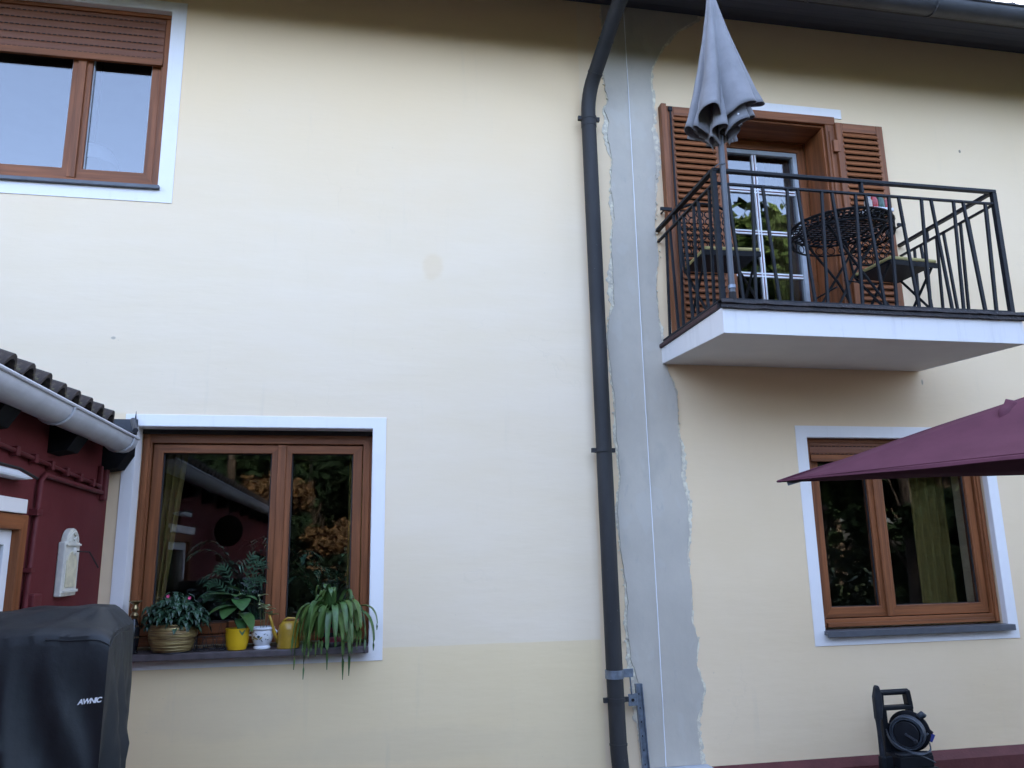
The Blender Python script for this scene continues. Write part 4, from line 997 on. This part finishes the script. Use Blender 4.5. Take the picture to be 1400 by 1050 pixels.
# indoor palm fronds behind the glass
def palm(lab, x, y, zb, hs, n, seed):
    rnd = random.Random(seed); o = thing('palm', lab, 'potted plant', (x, y, zb))
    m = MB(); m.lathe([(.07, 0), (.09, .15), (.085, .16), (.07, .14), (0, .14)], 20, (x, y, zb)); m.build('pot', 'pot_ink', o, smooth=40)
    for k in range(n):
        az = rnd.uniform(0, 6.28); L = rnd.uniform(.25, .42) * hs; d = Vector((math.cos(az), math.sin(az) * .6, 0)); o_ = Vector((x, y, zb + .14)); rib = []
        rise = rnd.uniform(.28, .52) * hs
        for i in range(13): t_ = i / 12; rib.append(o_ + d * L * t_ + Vector((0, 0, rise * math.sin(t_ * 1.9) )))
        m = MB(); m.tube(rib, .0025, 5)
        for i in range(4, 13):
            tg = (rib[min(12, i + 1)] - rib[i - 1]).normalized()
            for s_ in (-1, 1):
                sd_ = tg.cross(Vector((0, 0, 1))).normalized() * s_; e = rib[i]; LL = .125 * hs * (1 - .5 * abs(i - 8) / 6)
                lf = leaf([e, e + (sd_ * .7 + tg * .5) * LL * .5, e + (sd_ * .7 + tg * .6) * LL - Vector((0, 0, LL * .35))], lambda t: .0105 * (1 - t) ** .6 + .0005, .1); m.add(lf.v, lf.f)
        m.build('frond', 'leaf_palm', o)
    return o

# indoor table and palms, pendant, curtains
shelf = thing('window_bench', 'pale bench inside behind the plant window carrying the indoor palms', 'bench', (-.6, .46, .30))
m = MB(); m.box(-1.28, .02, .375, .64, 1.02, 1.05); m.build('bench_top', 'room_panel', shelf)
m = MB()
for xx in (-1.25, -.03): m.box(xx - .03, xx + .03, .40, .62, .30, 1.02)
m.build('leg', 'room', shelf)
palm('feathery palm standing inside behind the left pane of the plant window', -.66, .47, 1.05, 1.05, 12, 3)
palm('feathery palm standing inside behind the narrow right pane of the plant window', -.22, .47, 1.05, .95, 12, 8)
def curtain(lab, x0, x1, y, z0, z1, sway=0, grp=None, taper=None):
    P_ = []; nx_, nz_ = 40, 16
    for j in range(nz_ + 1):
        f = j / nz_; row = []
        w0 = x0; w1 = x1 if taper is None else x1 + (taper - x1) * f
        for i in range(nx_ + 1):
            u = i / nx_; row.append((w0 + (w1 - w0) * u + sway * f, y + .022 * math.sin(u * 26 + .4 * math.sin(f * 3)), z1 + (z0 - z1) * f))
        P_.append(row)
    m = MB(); m.grid(P_); o = m.build('curtain', 'curtain_olive', solid=.003, org=((x0 + x1) / 2, y, z0), smooth=True); return tag(o, lab, 'curtain', grp)
curtain('olive curtain inside the left side of the plant window', -1.30, -1.10, .345, 1.08, 2.36, 0, taper=-1.22)
curtain('olive curtain inside the right edge of the plant window', -.085, .05, .345, 1.08, 2.36)
curtain('wide olive curtain inside the window behind the plum parasol', 4.16, 4.46, .42, .9, 2.35)
curtain('pale olive curtain inside the right edge of the balcony door', 3.20, 3.42, .46, 3.0, 4.75)
pl_ = thing('pendant_lamp', 'round white pendant lamp inside the upper left window', 'lamp', (-2.03, .85, 4.40))
m = MB(); m.lathe([(.02, .25), (.12, .235), (.17, .16), (.18, .10), (.172, .10), (.11, .22), (0, .235)], 28, (-2.03, .85, 4.36)); m.build('lamp_shade', 'lamp_shade', pl_, smooth=40)
m = MB(); m.lathe([(0, 0), (.05, .02), (.068, .07), (.05, .12), (0, .14)], 20, (-2.03, .85, 4.39)); m.build('bulb', 'lamp_shade', pl_, smooth=True)
m = MB(); m.tube([(-2.03, .85, 4.60), (-2.03, .85, 5.45)], .004, 6); m.build('flex', 'slot_black', pl_)

# ------------------------------------------------------------------ balcony furniture
FZ = 2.9905
def bistro_chair(lab, loc, rz):
    o = thing('bistro_chair', lab, 'chair', (0, 0, 0), 0, 'bistro chairs on the balcony')
    w_, d_, h = .36, .36, .435
    m = MB(); m.tube([(-w_ / 2, -d_ / 2, h), (w_ / 2, -d_ / 2, h), (w_ / 2, d_ / 2, h), (-w_ / 2, d_ / 2, h)], .009, 8, closed=True)
    m.box(-w_ / 2, w_ / 2, -d_ / 2, d_ / 2, h - .004, h + .006); m.box(-w_ / 2 - .004, w_ / 2 + .004, -d_ / 2 - .005, -d_ / 2 + .005, h - .028, h + .006); m.build('seat', 'iron_bistro', o)
    m = MB(); m.box(-w_ / 2 - .004, w_ / 2 + .004, -d_ / 2 - .004, d_ / 2, h + .007, h + .034); m.build('cushion', 'cushion', o, bev=.012)
    for s_ in (-1, 1):
        m = MB(); xs2 = s_ * (w_ / 2 + .012); m.tube([(xs2, -d_ / 2 - .02, .0), (xs2, d_ / 2 - .02, h), (xs2, d_ / 2 + .06, .90)], .009, 8); m.build('back_leg', 'iron_bistro', o)
        m = MB(); xs3 = s_ * (w_ / 2 - .012); m.tube([(xs3, d_ / 2 + .06, .0), (xs3, -d_ / 2 + .03, h - .01)], .009, 8); m.build('front_leg', 'iron_bistro', o)
    m = MB()
    yb = lambda z: d_ / 2 - .02 + .08 * (z - h) / (.90 - h)
    m.tube([(-w_ / 2 - .012, yb(.90), .90), (-.09, yb(.90), .945), (0, yb(.90), .955), (.09, yb(.90), .945), (w_ / 2 + .012, yb(.90), .90)], .009, 8)
    m.tube([(-w_ / 2, yb(.54), .54), (w_ / 2, yb(.54), .54)], .007, 6); m.tube([(-w_ / 2 + .03, d_ / 2, .10), (w_ / 2 - .03, d_ / 2, .10)], .006, 6)
    m.build('backrest', 'iron_bistro', o)
    m = MB(); rr = .027
    for z_ in (.575, .635, .695, .755, .815, .87):
        for i in range(6):
            cx_ = -.15 + i * .06; m.tube([(cx_ + rr * .9 * math.cos(t), yb(z_), z_ + rr * .9 * math.sin(t)) for t in [2 * math.pi * q / 10 for q in range(10)]], .0045, 5, closed=True)
    m.build('ring_lattice', 'iron_bistro', o)
    o.location = loc; o.rotation_euler = (0, 0, rz); return o
ch = bistro_chair('black folding bistro chair with yellow cushion right of the balcony table', (3.525, -.52, FZ), R(4))
c2 = copy_tree(ch); c2.location = (2.265, -.52, FZ); c2.rotation_euler = (0, 0, R(-3)); c2['label'] = 'black folding bistro chair with yellow cushion behind the closed grey umbrella'
def bistro_table(loc):
    o = thing('bistro_table', 'round black iron lattice table on the balcony', 'table', (0, 0, 0)); r, h = .325, .72
    circ = lambda rr, z_, n=40: [(rr * math.cos(t), rr * math.sin(t), z_) for t in [2 * math.pi * q / n for q in range(n)]]
    m = MB(); m.tube(circ(r, h), .010, 8, closed=True); m.tube(circ(r, h - .075), .007, 8, closed=True); m.tube(circ(.215, h), .006, 6, closed=True); m.build('rim', 'iron_bistro', o)
    m = MB()
    for i in range(-6, 7):
        y = i * .034; L = math.sqrt(max(0, .215 ** 2 - y * y)); m.box(-L, L, y - .0095, y + .0095, h - .003, h + .003)
    for i in range(-4, 5): y = i * .050; L = math.sqrt(max(0, .215 ** 2 - y * y)); m.box(y - .0045, y + .0045, -L, L, h - .006, h - .0031)
    m.build('top_lattice', 'iron_bistro', o)
    m = MB(); nn_ = 22
    for k in range(nn_):
        for rr, off in ((.245, 0), (.293, .5)):
            t0 = (k + off) * 2 * math.pi / nn_; c0 = Vector((rr * math.cos(t0), rr * math.sin(t0), h)); m.tube([c0 + Vector((.0245 * math.cos(q), .0245 * math.sin(q), 0)) for q in [2 * math.pi * j / 9 for j in range(9)]], .0062, 5, closed=True)
    for k in range(26):
        t0 = k * 2 * math.pi / 26; c0 = Vector((r * math.cos(t0), r * math.sin(t0), h - .038)); tg = Vector((-math.sin(t0), math.cos(t0), 0))
        m.tube([c0 + tg * .028 * math.cos(q) + Vector((0, 0, .028 * math.sin(q))) for q in [2 * math.pi * j / 8 for j in range(8)]], .004, 5, closed=True)
    m.build('ring_lattice', 'iron_bistro', o)
    for s_ in (-1, 1):
        m = MB(); m.tube([(s_ * -.24, s_ * .12, h - .02), (s_ * .0, s_ * .10, h * .52), (s_ * .24, s_ * .13, 0)], .009, 8); m.build('leg', 'iron_bistro', o)
        m = MB(); m.tube([(s_ * -.24, -s_ * .17, h - .02), (s_ * .0, -s_ * .15, h * .52), (s_ * .24, -s_ * .18, 0)], .009, 8); m.build('leg', 'iron_bistro', o)
    m = MB(); m.tube([(-.16, -.12, h * .35), (-.16, .12, h * .35)], .006, 6); m.tube([(.12, -.14, h * .38), (-.12, -.15, h * .40)], .005, 6); m.build('stretcher', 'iron_bistro', o)
    o.location = loc; return o
TX, TY = 3.145, -.535
bistro_table((TX, TY, FZ))
TZ = FZ + .731
TYY = TY - .222
tr = thing('tray', 'small white serving tray on the balcony table', 'tray', (TX + .12, TYY, TZ))
m = MB(); m.box(TX + .025, TX + .205, TYY - .055, TYY + .075, TZ, TZ + .026); m.build('tray_plate', 'tray', tr, bev=.004)
for lab, dx, mt, hh, rr in (('clear glass jar at the left of the white tray', .056, 'jar_clear', .075, .026), ('red glass jar second from the left on the white tray', .100, 'jar_red', .085, .024), ('dark green glass jar third on the white tray', .146, 'jar_green', .090, .026), ('small red pot at the right of the white tray', .184, 'jar_red', .060, .020)):
    j = thing('jar', lab, 'jar', (TX + dx, TYY - .01, TZ + .0262), 0, 'jars on the white tray')
    m = MB(); m.lathe([(rr * .8, 0), (rr, .006), (rr, hh * .72), (rr * .72, hh * .85), (rr * .72, hh)], 18, (TX + dx, TYY - .01, TZ + .0262)); m.build('glass', mt, j, smooth=40)
    m = MB(); m.lathe([(rr * .78, hh), (rr * .78, hh + .010), (0, hh + .012)], 18, (TX + dx, TYY - .01, TZ + .0262)); m.build('lid', 'galv' if mt != 'jar_red' else 'jar_red', j)

# closed grey umbrella strapped to the railing corner
um = thing('closed_umbrella', 'closed grey parasol strapped to the left corner of the balcony railing', 'umbrella', (2.098, -.962, 2.99))
ux, uy = 2.098, -.962
m = MB(); m.tube([(ux - .004, uy, 3.005), (ux, uy, 4.4), (ux + .012, uy, 5.10)], .0185, 14); m.build('pole', 'pole_grey', um, smooth=40)
m = MB(); m.tube([(ux - .004, uy, 3.0), (ux - .004, uy, 3.06)], .0225, 14); m.build('pole_foot', 'slot_black', um, smooth=40)
m = MB(); m.tube([(ux - .004, uy, 3.085), (ux - .004, uy, 3.105)], .0225, 14); m.build('pole_band', 'galv', um, smooth=40)
m = MB(); m.tube([(ux + .022 * math.cos(t) - (.024 if math.cos(t) < -.4 else 0), uy + .03 + .052 * math.sin(t), 3.868 + .006 * math.cos(t)) for t in [2 * math.pi * k / 18 for k in range(18)]], .003, 5, closed=True); m.build('tie_wire', 'galv', um)
ZT = 5.03
def canopy(rb, zlow, tiltx, seed, nf, depth, mat, name, xoff, top=ZT, flare=1.0):
    na, nt = 168, 30; P_ = []
    for j in range(nt + 1):
        t_ = j / nt; row = []
        for i in range(na + 1):
            a_ = 2 * math.pi * i / na
            ph = nf * a_ + seed + .9 * math.sin(a_ * 2 + seed) + 1.0 * t_
            fo = math.cos(ph); fo = math.copysign(abs(fo) ** .7, fo)
            base = .026 + (rb - .026) * (t_ ** 1.12)
            amp = depth * (.25 + .75 * t_ ** .8)
            rr = base * (1 + amp * fo * (1 + .45 * math.sin(3 * a_ + seed * 2)) + .10 * t_ * nz(math.cos(a_) * 2.2 + seed, math.sin(a_) * 2.2, t_ * 2.5) + .02 * nz(a_ * 6, t_ * 9, seed))
            zb = zlow + tiltx * math.cos(a_) + .030 * math.sin(2 * a_ + seed) + .026 * fo * t_ + .02 * nz(a_ * 2.1, seed, 3)
            z_ = top + (zb - top) * t_
            ax_ = a_ + .22 * t_ * math.sin(ph + 1.1)
            row.append((ux + .010 + xoff * t_ + rr * math.cos(ax_), uy + rr * .86 * math.sin(ax_), z_))
        P_.append(row)
    m = MB(); m.grid(P_); return m.build(name, mat, um, smooth=True, solid=.0025)
canopy(.196, 4.175, .095, .6, 6, .30, 'fabric_grey', 'canopy', .022)
canopy(.130, 4.085, .045, 2.1, 7, .42, 'fabric_grey', 'canopy_fold', .012, top=4.80)
canopy(.080, 4.040, .020, 4.4, 6, .45, 'fabric_grey', 'canopy_fold', .008, top=4.70)
m = MB(); m.lathe([(.026, 0), (.032, .02), (.030, .05), (.012, .075), (.016, .10), (.006, .13)], 16, (ux + .011, uy, 5.02)); m.build('finial', 'pole_grey', um, smooth=40)
m = MB(); m.lathe([(.030, 0), (.030, .03), (.024, .036)], 16, (ux, uy, 4.06)); m.build('runner', 'slot_black', um, smooth=40)
m = MB(); m.lathe([(0, -.008), (.008, 0), (0, .008)], 10, (ux + .055, uy - .135, 4.135)); m.build('rib_tip', 'white_bar', um, smooth=True)

# ------------------------------------------------------------------ plum parasol
P0 = Vector((1.899, -1.630, 1.900)); PA = Vector((3.00, -3.50, 1.926)); PB = Vector((4.45, -1.75, 1.960))
PC = PA + PB - P0 + Vector((0, 0, .02)); PTOP = (PA + PB) / 2 + Vector((0.0, 0.0, .56))
pr = thing('parasol', 'large plum coloured garden parasol standing open at the right', 'parasol', (PTOP.x, PTOP.y, 0))
def panel(a, b, nm):
    n = 24; rows = []
    for j in range(n + 1):
        t_ = j / n; row = []
        for i in range(n + 1):
            u = i / n; e = a.lerp(b, u); e = e + (PTOP - e) * (.018 * math.sin(math.pi * u)) * t_      # hem pulled in between the ribs
            p = PTOP.lerp(e, t_); s_ = math.sin(math.pi * u) * math.sin(math.pi * min(1, t_ * .9)) * .036 + .006 * math.sin(u * 23 + 3 * t_) * t_ * (1 - t_) + .005 * nz(u * 5, t_ * 5, 8)
            p = p - Vector((0, 0, s_ + .002 * nz(u * 9, t_ * 9, 3)))
            p.z += .035 * (1 - t_) * 0 + .018 * math.sin(math.pi * t_) * (1 - math.sin(math.pi * u))
            row.append(p)
        rows.append(row)
    m = MB(); m.grid(rows); return m.build(nm, 'fabric_plum', pr, smooth=True, solid=.003)
for a, b in ((P0, PA), (PA, PC), (PC, PB), (PB, P0)): panel(a, b, 'canopy_panel')
for c_ in (P0, PA, PB, PC):
    m = MB(); m.bar(PTOP - Vector((0, 0, .06)), c_.lerp(PTOP, .02) - Vector((0, 0, .018)), .018, .026); m.build('rib', 'pole_grey', pr)
    m = MB(); d = (c_ - PTOP).normalized(); m.box(-.012, .012, -.012, .012, -.005, .005, Matrix.Translation(c_ - d * .01)); m.build('corner_pocket', 'fabric_plum', pr, bev=.005)
m = MB(); hub = Vector((PTOP.x, PTOP.y, 0)); m.tube([hub + Vector((0, 0, .06)), PTOP + Vector((0, 0, .05))], .024, 14); m.build('pole', 'pole_grey', pr, smooth=40)
m = MB(); m.lathe([(.26, 0), (.26, .05), (.22, .07), (.05, .08), (.04, .25)], 24, (hub.x, hub.y, 0)); m.build('base', 'concrete', pr, smooth=40)
for a, b in ((P0, PA), (PB, P0), (PA, PC), (PC, PB)):
    m = MB(); m.tube([a.lerp(b, k / 24) + (PTOP - a.lerp(b, k / 24)) * (.018 * math.sin(math.pi * k / 24) + .012) + Vector((0, 0, .003)) for k in range(25)], .0024, 5); m.build('hem_seam', 'fabric_plum', pr)
    m = MB(); m.tube([a.lerp(PTOP, k / 24) + Vector((0, 0, .004 + .002 * math.sin(k))) for k in range(25)], .0042, 6); m.build('hip_seam', 'fabric_plum', pr)
# tie strap on the hip
nA = (PA - P0).cross(PTOP - P0).normalized(); nA = nA if nA.z > 0 else -nA
q0 = P0.lerp(PTOP, .485) + nA * .008; q1 = q0 + Vector((-.115, -.050, -.120)) + nA * .024; rows = []
for j in range(13):
    t_ = j / 12; c_ = q0.lerp(q1, t_) + nA * (.016 * math.sin(t_ * 5.2) + .006 * math.sin(t_ * 13)) + Vector((.010 * math.sin(t_ * 8), 0, 0)); sd_ = Vector((.034, -.010, -.014)) * (1 - .3 * t_); rows.append([c_ - sd_, c_ + nA * .006, c_ + sd_])
m = MB(); m.grid(rows); m.build('tie_strap', 'fabric_plum', pr, smooth=True, solid=.003)
m = MB(); m.tube([q1 + Vector((-.024, -.016, -.022)), q1 + Vector((.018, -.026, -.014))], .005, 6); m.build('strap_ring', 'galv', pr)

# ------------------------------------------------------------------ pressure washer
def washer():
    X, Y = 3.385, -.26
    o = thing('pressure_washer', 'black pressure washer with hose reel and lance standing against the wall', 'pressure washer', (X, Y, 0))
    B = lambda m, n, mt, bev=.008: m.build(n, mt, o, bev=bev)
    m = MB(); m.box(X - .135, X + .13, Y - .12, Y + .10, .07, .27); m.box(X - .12, X + .115, Y - .10, Y + .09, .27, .335); m.box(X - .10, X + .14, Y - .128, Y - .118, .10, .23); B(m, 'body', 'plastic_black', .02)
    m = MB(); m.box(X - .115, X + .11, Y - .102, Y - .05, .335, .352); B(m, 'control_panel', 'plastic_dark', .006)
    m = MB()
    for k in range(5): m.box(X - .09 + k * .04, X - .068 + k * .04, Y - .131, Y - .127, .245, .262)
    B(m, 'vent', 'plastic_dark', 0)
    for s_ in (-1, 1):
        m = MB(); m.tube([(X + s_ * .095 + .0, Y + .06, .33), (X + s_ * .09, Y + .06, .60)], .0, 6) if False else m.box(X + s_ * .095 - .018, X + s_ * .095 + .018, Y + .035, Y + .075, .33, .60); B(m, 'upright', 'plastic_black', .006)
    m = MB(); xa, xb = X - .125, X + .112
    m.box(xa, xb, Y + .03, Y + .08, .578, .605); m.tube([(xa + .01, Y + .055, .683), (xb - .012, Y + .055, .683)], .018, 14)
    m.prism([(xa, .600), (xa + .030, .600), (xa + .036, .690), (xa + .006, .700)], Y + .03, Y + .08); m.prism([(xb - .034, .600), (xb, .600), (xb - .006, .655), (xb - .012, .696), (xb - .044, .690)], Y + .03, Y + .08); B(m, 'handle', 'plastic_black', .006)
    Mr = Matrix.Translation((X + .012, Y - .02, .455)) @ Matrix.Rotation(R(-46), 4, 'Z') @ Matrix.Rotation(R(90), 4, 'X')
    for s_, rf in ((-.060, .118), (.050, .070)):
        nm = 'reel_flange'; m = MB(); m.lathe([(.0, s_), (rf, s_), (rf + .004, s_ + .003), (rf, s_ + .008), (rf - .03, s_ + .010), (0, s_ + .010)], 32, M=Mr); m.build(nm, 'plastic_black', o, smooth=40)
    m = MB(); m.lathe([(.04, -.05), (.04, .05)], 20, M=Mr); m.build('reel_hub', 'plastic_dark', o, smooth=40)
    m = MB(); pts = []
    for k in range(330):
        f = k / 329; a_ = f * 2 * math.pi * 10; lay = int(f * 2); g_ = (f * 2) % 1; ax_ = -.038 + .078 * (g_ if lay % 2 == 0 else 1 - g_); rr = .082 + .013 * lay; pts.append(Mr @ Vector((rr * math.cos(a_), rr * math.sin(a_), ax_)))
    m.tube(pts, .0065, 7); m.build('hose', 'hose', o, smooth=True)
    m = MB(); m.box(X - .08, X + .09, Y + .045, Y + .06, .335, .50); m.build('back_plate', 'plastic_black', o)
    m = MB(); m.tube([Mr @ Vector((0, 0, .055)), Mr @ Vector((0, 0, .072)), Mr @ Vector((.055, -.03, .078))], .009, 8); m.tube([Mr @ Vector((.055, -.03, .076)), Mr @ Vector((.055, -.03, .108))], .011, 10); m.build('reel_crank', 'plastic_dark', o, smooth=40)
    m = MB()
    for k in range(3):
        m.tube(curve([(X - .10, Y + .03, .47 - .016 * k), (X - .135 + .008 * k, Y - .06, .425 - .016 * k), (X - .10 + .01 * k, Y - .125, .385 - .008 * k), (X - .01, Y - .142 - .004 * k, .362 - .004 * k), (X + .07, Y - .132, .364 + .004 * k), (X + .12, Y - .07, .39 + .004 * k)]), .0042, 6)
    m.tube(curve([(X - .06, Y - .13, .365), (X - .01, Y - .13, .350), (X + .05, Y - .128, .325), (X + .10, Y - .130, .30)]), .0042, 6); m.build('power_cable', 'hose', o, smooth=True)
    m = MB(); m.tube([(X + .085, Y - .04, .545), (X + .105, Y - .05, .565), (X + .118, Y - .05, .55)], .018, 10); m.build('hose_fitting', 'hose', o, smooth=True)
    m = MB(); m.tube([(X + .105, Y - .03, .52), (X + .135, Y - .04, .475), (X + .165, Y - .045, .448)], .010, 8); m.build('strap_arm', 'plastic_dark', o, smooth=True)
    m = MB(); m.prism([(X + .178, .437), (X + .150, .395), (X + .128, .408), (X + .158, .447)], Y - .056, Y - .040); m.build('blue_tag', 'tag_blue', o, bev=.002)
    for s_ in (-1, 1):
        m = MB(); m.lathe([(0, -.022), (.07, -.022), (.078, -.012), (.078, .012), (.07, .022), (0, .022)], 24, M=Matrix.Translation((X + s_ * .158, Y + .06, .078)) @ Matrix.Rotation(R(90), 4, 'Y')); m.build('wheel', 'plastic_dark', o, smooth=40)
    m = MB(); m.box(X - .10, X + .10, Y - .11, Y - .07, 0, .07); B(m, 'foot', 'plastic_dark', .006)
    # lance stowed upright on the left side
    lx = X - .186; ly = Y - .04
    m = MB(); m.tube([(lx - .008, ly, .06), (lx - .006, ly, .33)], .022, 12); m.box(lx - .028, lx + .05, ly - .02, ly + .02, .20, .335); B(m, 'lance_holder', 'plastic_black', .006)
    m = MB(); m.tube([(lx - .008, ly, .33), (lx - .010, ly, .40), (lx - .012, ly, .47), (lx - .013, ly, .53), (lx - .012, ly, .555), (lx - .012, ly, .64)], [.018, .015, .013, .015, .019, .019], 12); m.build('lance', 'plastic_dark', o, smooth=50)
    m = MB(); m.prism([(lx - .030, .545), (lx + .010, .545), (lx + .024, .62), (lx + .022, .70), (lx + .012, .742), (lx - .002, .750), (lx - .014, .735), (lx - .030, .680)], ly - .018, ly + .018); m.build('trigger_gun', 'plastic_dark', o, bev=.010)
    m = MB(); m.bar((lx + .016, ly, .655), (X - .112, Y + .05, .660), .014); m.build('lance_clip', 'hose', o)
    return o
washer()

# ------------------------------------------------------------------ ornaments by the outbuilding (seen mirrored in the plant window)
wc2 = thing('wind_chime', 'round black wind chime with a hanging ball under the outbuilding eaves', 'wind chime', (-1.30, -2.95, 1.42))
m = MB(); m.lathe([(0, -.008), (.15, -.008), (.155, 0), (.15, .008), (0, .008)], 36, M=Matrix.Translation((-1.30, -2.95, 1.86)) @ Matrix.Rotation(R(20), 4, 'Z') @ Matrix.Rotation(R(90), 4, 'X')); m.build('disc', 'slot_black', wc2)
m = MB(); m.tube([(-1.30, -2.95, 2.24), (-1.30, -2.95, 2.01)], .004, 5); m.build('cord', 'slot_black', wc2)
m = MB(); m.tube([(-1.30, -2.95, 1.71), (-1.30, -2.95, 1.48)], .004, 5); m.lathe([(0, -.055), (.035, -.042), (.055, 0), (.035, .042), (0, .055)], 20, (-1.30, -2.95, 1.45)); m.build('ball', 'slot_black', wc2)
ws = thing('wind_spinner', 'garden wind spinner with red and grey blades on a stake by the outbuilding wall', 'wind spinner', (-1.20, -3.35, 0))
m = MB(); m.tube([(-1.20, -3.35, 0), (-1.20, -3.35, 1.50)], .008, 6); m.build('stake', 'galv', ws)
for k, (ang, L, wd, mt) in enumerate(((28, .36, .070, 'red_bar'), (352, .42, .030, 'red_bar'), (140, .30, .012, 'galv'), (180, .34, .012, 'galv'), (285, .34, .028, 'galv'))):
    a_ = R(180 - ang); d = Vector((math.cos(a_), 0, math.sin(a_))); q = Vector((-d.z, 0, d.x)); c0 = Vector((-1.20, -3.33, 1.50))
    m = MB(); m.add([c0 - q * .006, c0 + q * .006, c0 + d * L * .8 + q * wd, c0 + d * L, c0 + d * L * .8 - q * .006], [(0, 1, 2, 3, 4)]); m.build('blade', mt, ws, solid=.003)

# ------------------------------------------------------------------ garden behind the camera (seen in the panes)
def tree_meshes(seed, H, rad, trunk, leaves, lsize, conifer, mat):
    rnd = random.Random(seed); tk = MB(); tk.tube([(0, 0, 0), (.04 * H * .2, 0, H * .3), (0, .03 * H * .2, H * .62), (0, 0, H * .9)], [trunk, trunk * .8, trunk * .5, trunk * .12], 10)
    cl = []
    for k in range(26):
        if conifer: h = rnd.uniform(.12, .98); r_ = rad * (1.05 - h) * rnd.uniform(.5, 1)
        else: h = rnd.uniform(.34, .97); r_ = rad * math.sqrt(max(.04, 1 - ((h - .62) / .40) ** 2)) * rnd.uniform(.35, 1)
        a_ = rnd.uniform(0, 6.28); c_ = Vector((r_ * math.cos(a_), r_ * math.sin(a_), h * H)); cl.append((c_, rad * rnd.uniform(.22, .42)))
        tk.tube([(0, 0, max(.15 * H, h * H - .22 * H)), c_ * .6 + Vector((0, 0, h * H * .32)), c_], [trunk * .28, trunk * .16, trunk * .05], 6)
    lv = MB()
    for k in range(leaves):
        c_, r_ = rnd.choice(cl); d = Vector((rnd.gauss(0, 1), rnd.gauss(0, 1), rnd.gauss(0, .75))).normalized() * r_ * rnd.uniform(.35, 1.05); p = c_ + d
        u = Vector((rnd.gauss(0, 1), rnd.gauss(0, 1), rnd.gauss(0, .6))).normalized(); v_ = u.cross(Vector((rnd.gauss(0, 1), rnd.gauss(0, 1), rnd.gauss(0, 1)))).normalized(); s_ = lsize * rnd.uniform(.6, 1.3)
        lv.add([p - u * s_, p + v_ * s_ * .5, p + u * s_, p - v_ * s_ * .5], [(0, 1, 2, 3)])
    return tk.mesh('trunk', 'bark'), lv.mesh('crown', mat)
KIND = [('dense dark evergreen tree in the garden opposite the house', tree_meshes(1, 8.5, 2.0, .20, 9000, .20, True, 'crown_dark')),
        ('broad green leafy tree in the garden opposite the house', tree_meshes(2, 9.4, 2.7, .24, 10000, .19, False, 'crown_mid')),
        ('small tree with orange sunlight painted into its leaf colour in the garden opposite the house', tree_meshes(3, 5.6, 1.9, .15, 6000, .15, False, 'crown_sun_tint'))]
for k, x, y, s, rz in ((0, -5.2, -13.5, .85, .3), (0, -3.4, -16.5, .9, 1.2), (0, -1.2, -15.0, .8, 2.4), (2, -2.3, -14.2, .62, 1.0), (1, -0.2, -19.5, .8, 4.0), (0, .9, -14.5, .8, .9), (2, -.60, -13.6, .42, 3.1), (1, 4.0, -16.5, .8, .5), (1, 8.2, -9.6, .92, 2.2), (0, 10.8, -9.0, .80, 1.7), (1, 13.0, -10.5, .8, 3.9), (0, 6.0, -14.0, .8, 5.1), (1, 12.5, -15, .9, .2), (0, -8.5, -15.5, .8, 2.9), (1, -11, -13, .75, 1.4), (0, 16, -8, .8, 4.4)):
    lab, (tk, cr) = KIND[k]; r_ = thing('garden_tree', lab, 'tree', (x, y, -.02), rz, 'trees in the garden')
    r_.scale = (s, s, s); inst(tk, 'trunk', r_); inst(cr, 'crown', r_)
def belt(name, lab, spots):                            # far woods that read as one mass
    vt, ft, vl, fl = [], [], [], []; tkv = MB(); lvv = MB()
    for k, x, y, sx_, sz_, rz in spots:
        M_ = Matrix.Translation((x, y, -.02)) @ Matrix.Rotation(rz, 4, 'Z') @ Matrix.Diagonal((sx_, sx_, sz_, 1))
        for src, dst in ((KIND[k][1][0], tkv), (KIND[k][1][1], lvv)):
            dst.add([M_ @ v.co for v in src.vertices], [tuple(p.vertices) for p in src.polygons])
    lvv.cur = 1; b = len(tkv.v); tkv.v += lvv.v; tkv.f += [tuple(q + b for q in f) for f in lvv.f]; tkv.mi += [1] * len(lvv.f)
    tag(tkv.build(name, ['bark', 'crown_dark']), lab, 'wood', kind='stuff')
rnd = random.Random(21)
belt('tree_belt', 'far belt of dark trees closing the garden', [(0 if rnd.random() < .55 else 1, -34 + 2.9 * k, -25 - 4 * math.sin(k / 8) + rnd.uniform(-1.5, 1.5), 1.35, rnd.uniform(.72, .9), rnd.uniform(0, 6)) for k in range(25)])
belt('sun_block_wood', 'added unseen trees behind the house blocking the sun', [(rnd.choice((0, 1)), -30 + 4.2 * k, 19 + rnd.uniform(-2, 2), 1.9, rnd.uniform(1.35, 1.75), rnd.uniform(0, 6)) for k in range(19)])  # unseen trees, added to keep the low sun off the garden
hd = MB(); rnd = random.Random(5)
for k in range(9000):
    x = rnd.uniform(-14, 17); p = Vector((x, -11.6 + rnd.gauss(0, .32), rnd.uniform(0, 1.65 + .12 * math.sin(x)))); u = Vector((rnd.gauss(0, 1), rnd.gauss(0, 1), rnd.gauss(0, 1))).normalized(); v_ = u.cross(Vector((rnd.gauss(0, 1), rnd.gauss(0, 1), rnd.gauss(0, 1)))).normalized(); s_ = .11
    hd.add([p - u * s_, p + v_ * s_ * .6, p + u * s_, p - v_ * s_ * .6], [(0, 1, 2, 3)])
tag(hd.build('hedge', 'crown_dark', org=(1.5, -11.6, -.02)), 'long dark green hedge along the far side of the garden', 'hedge')
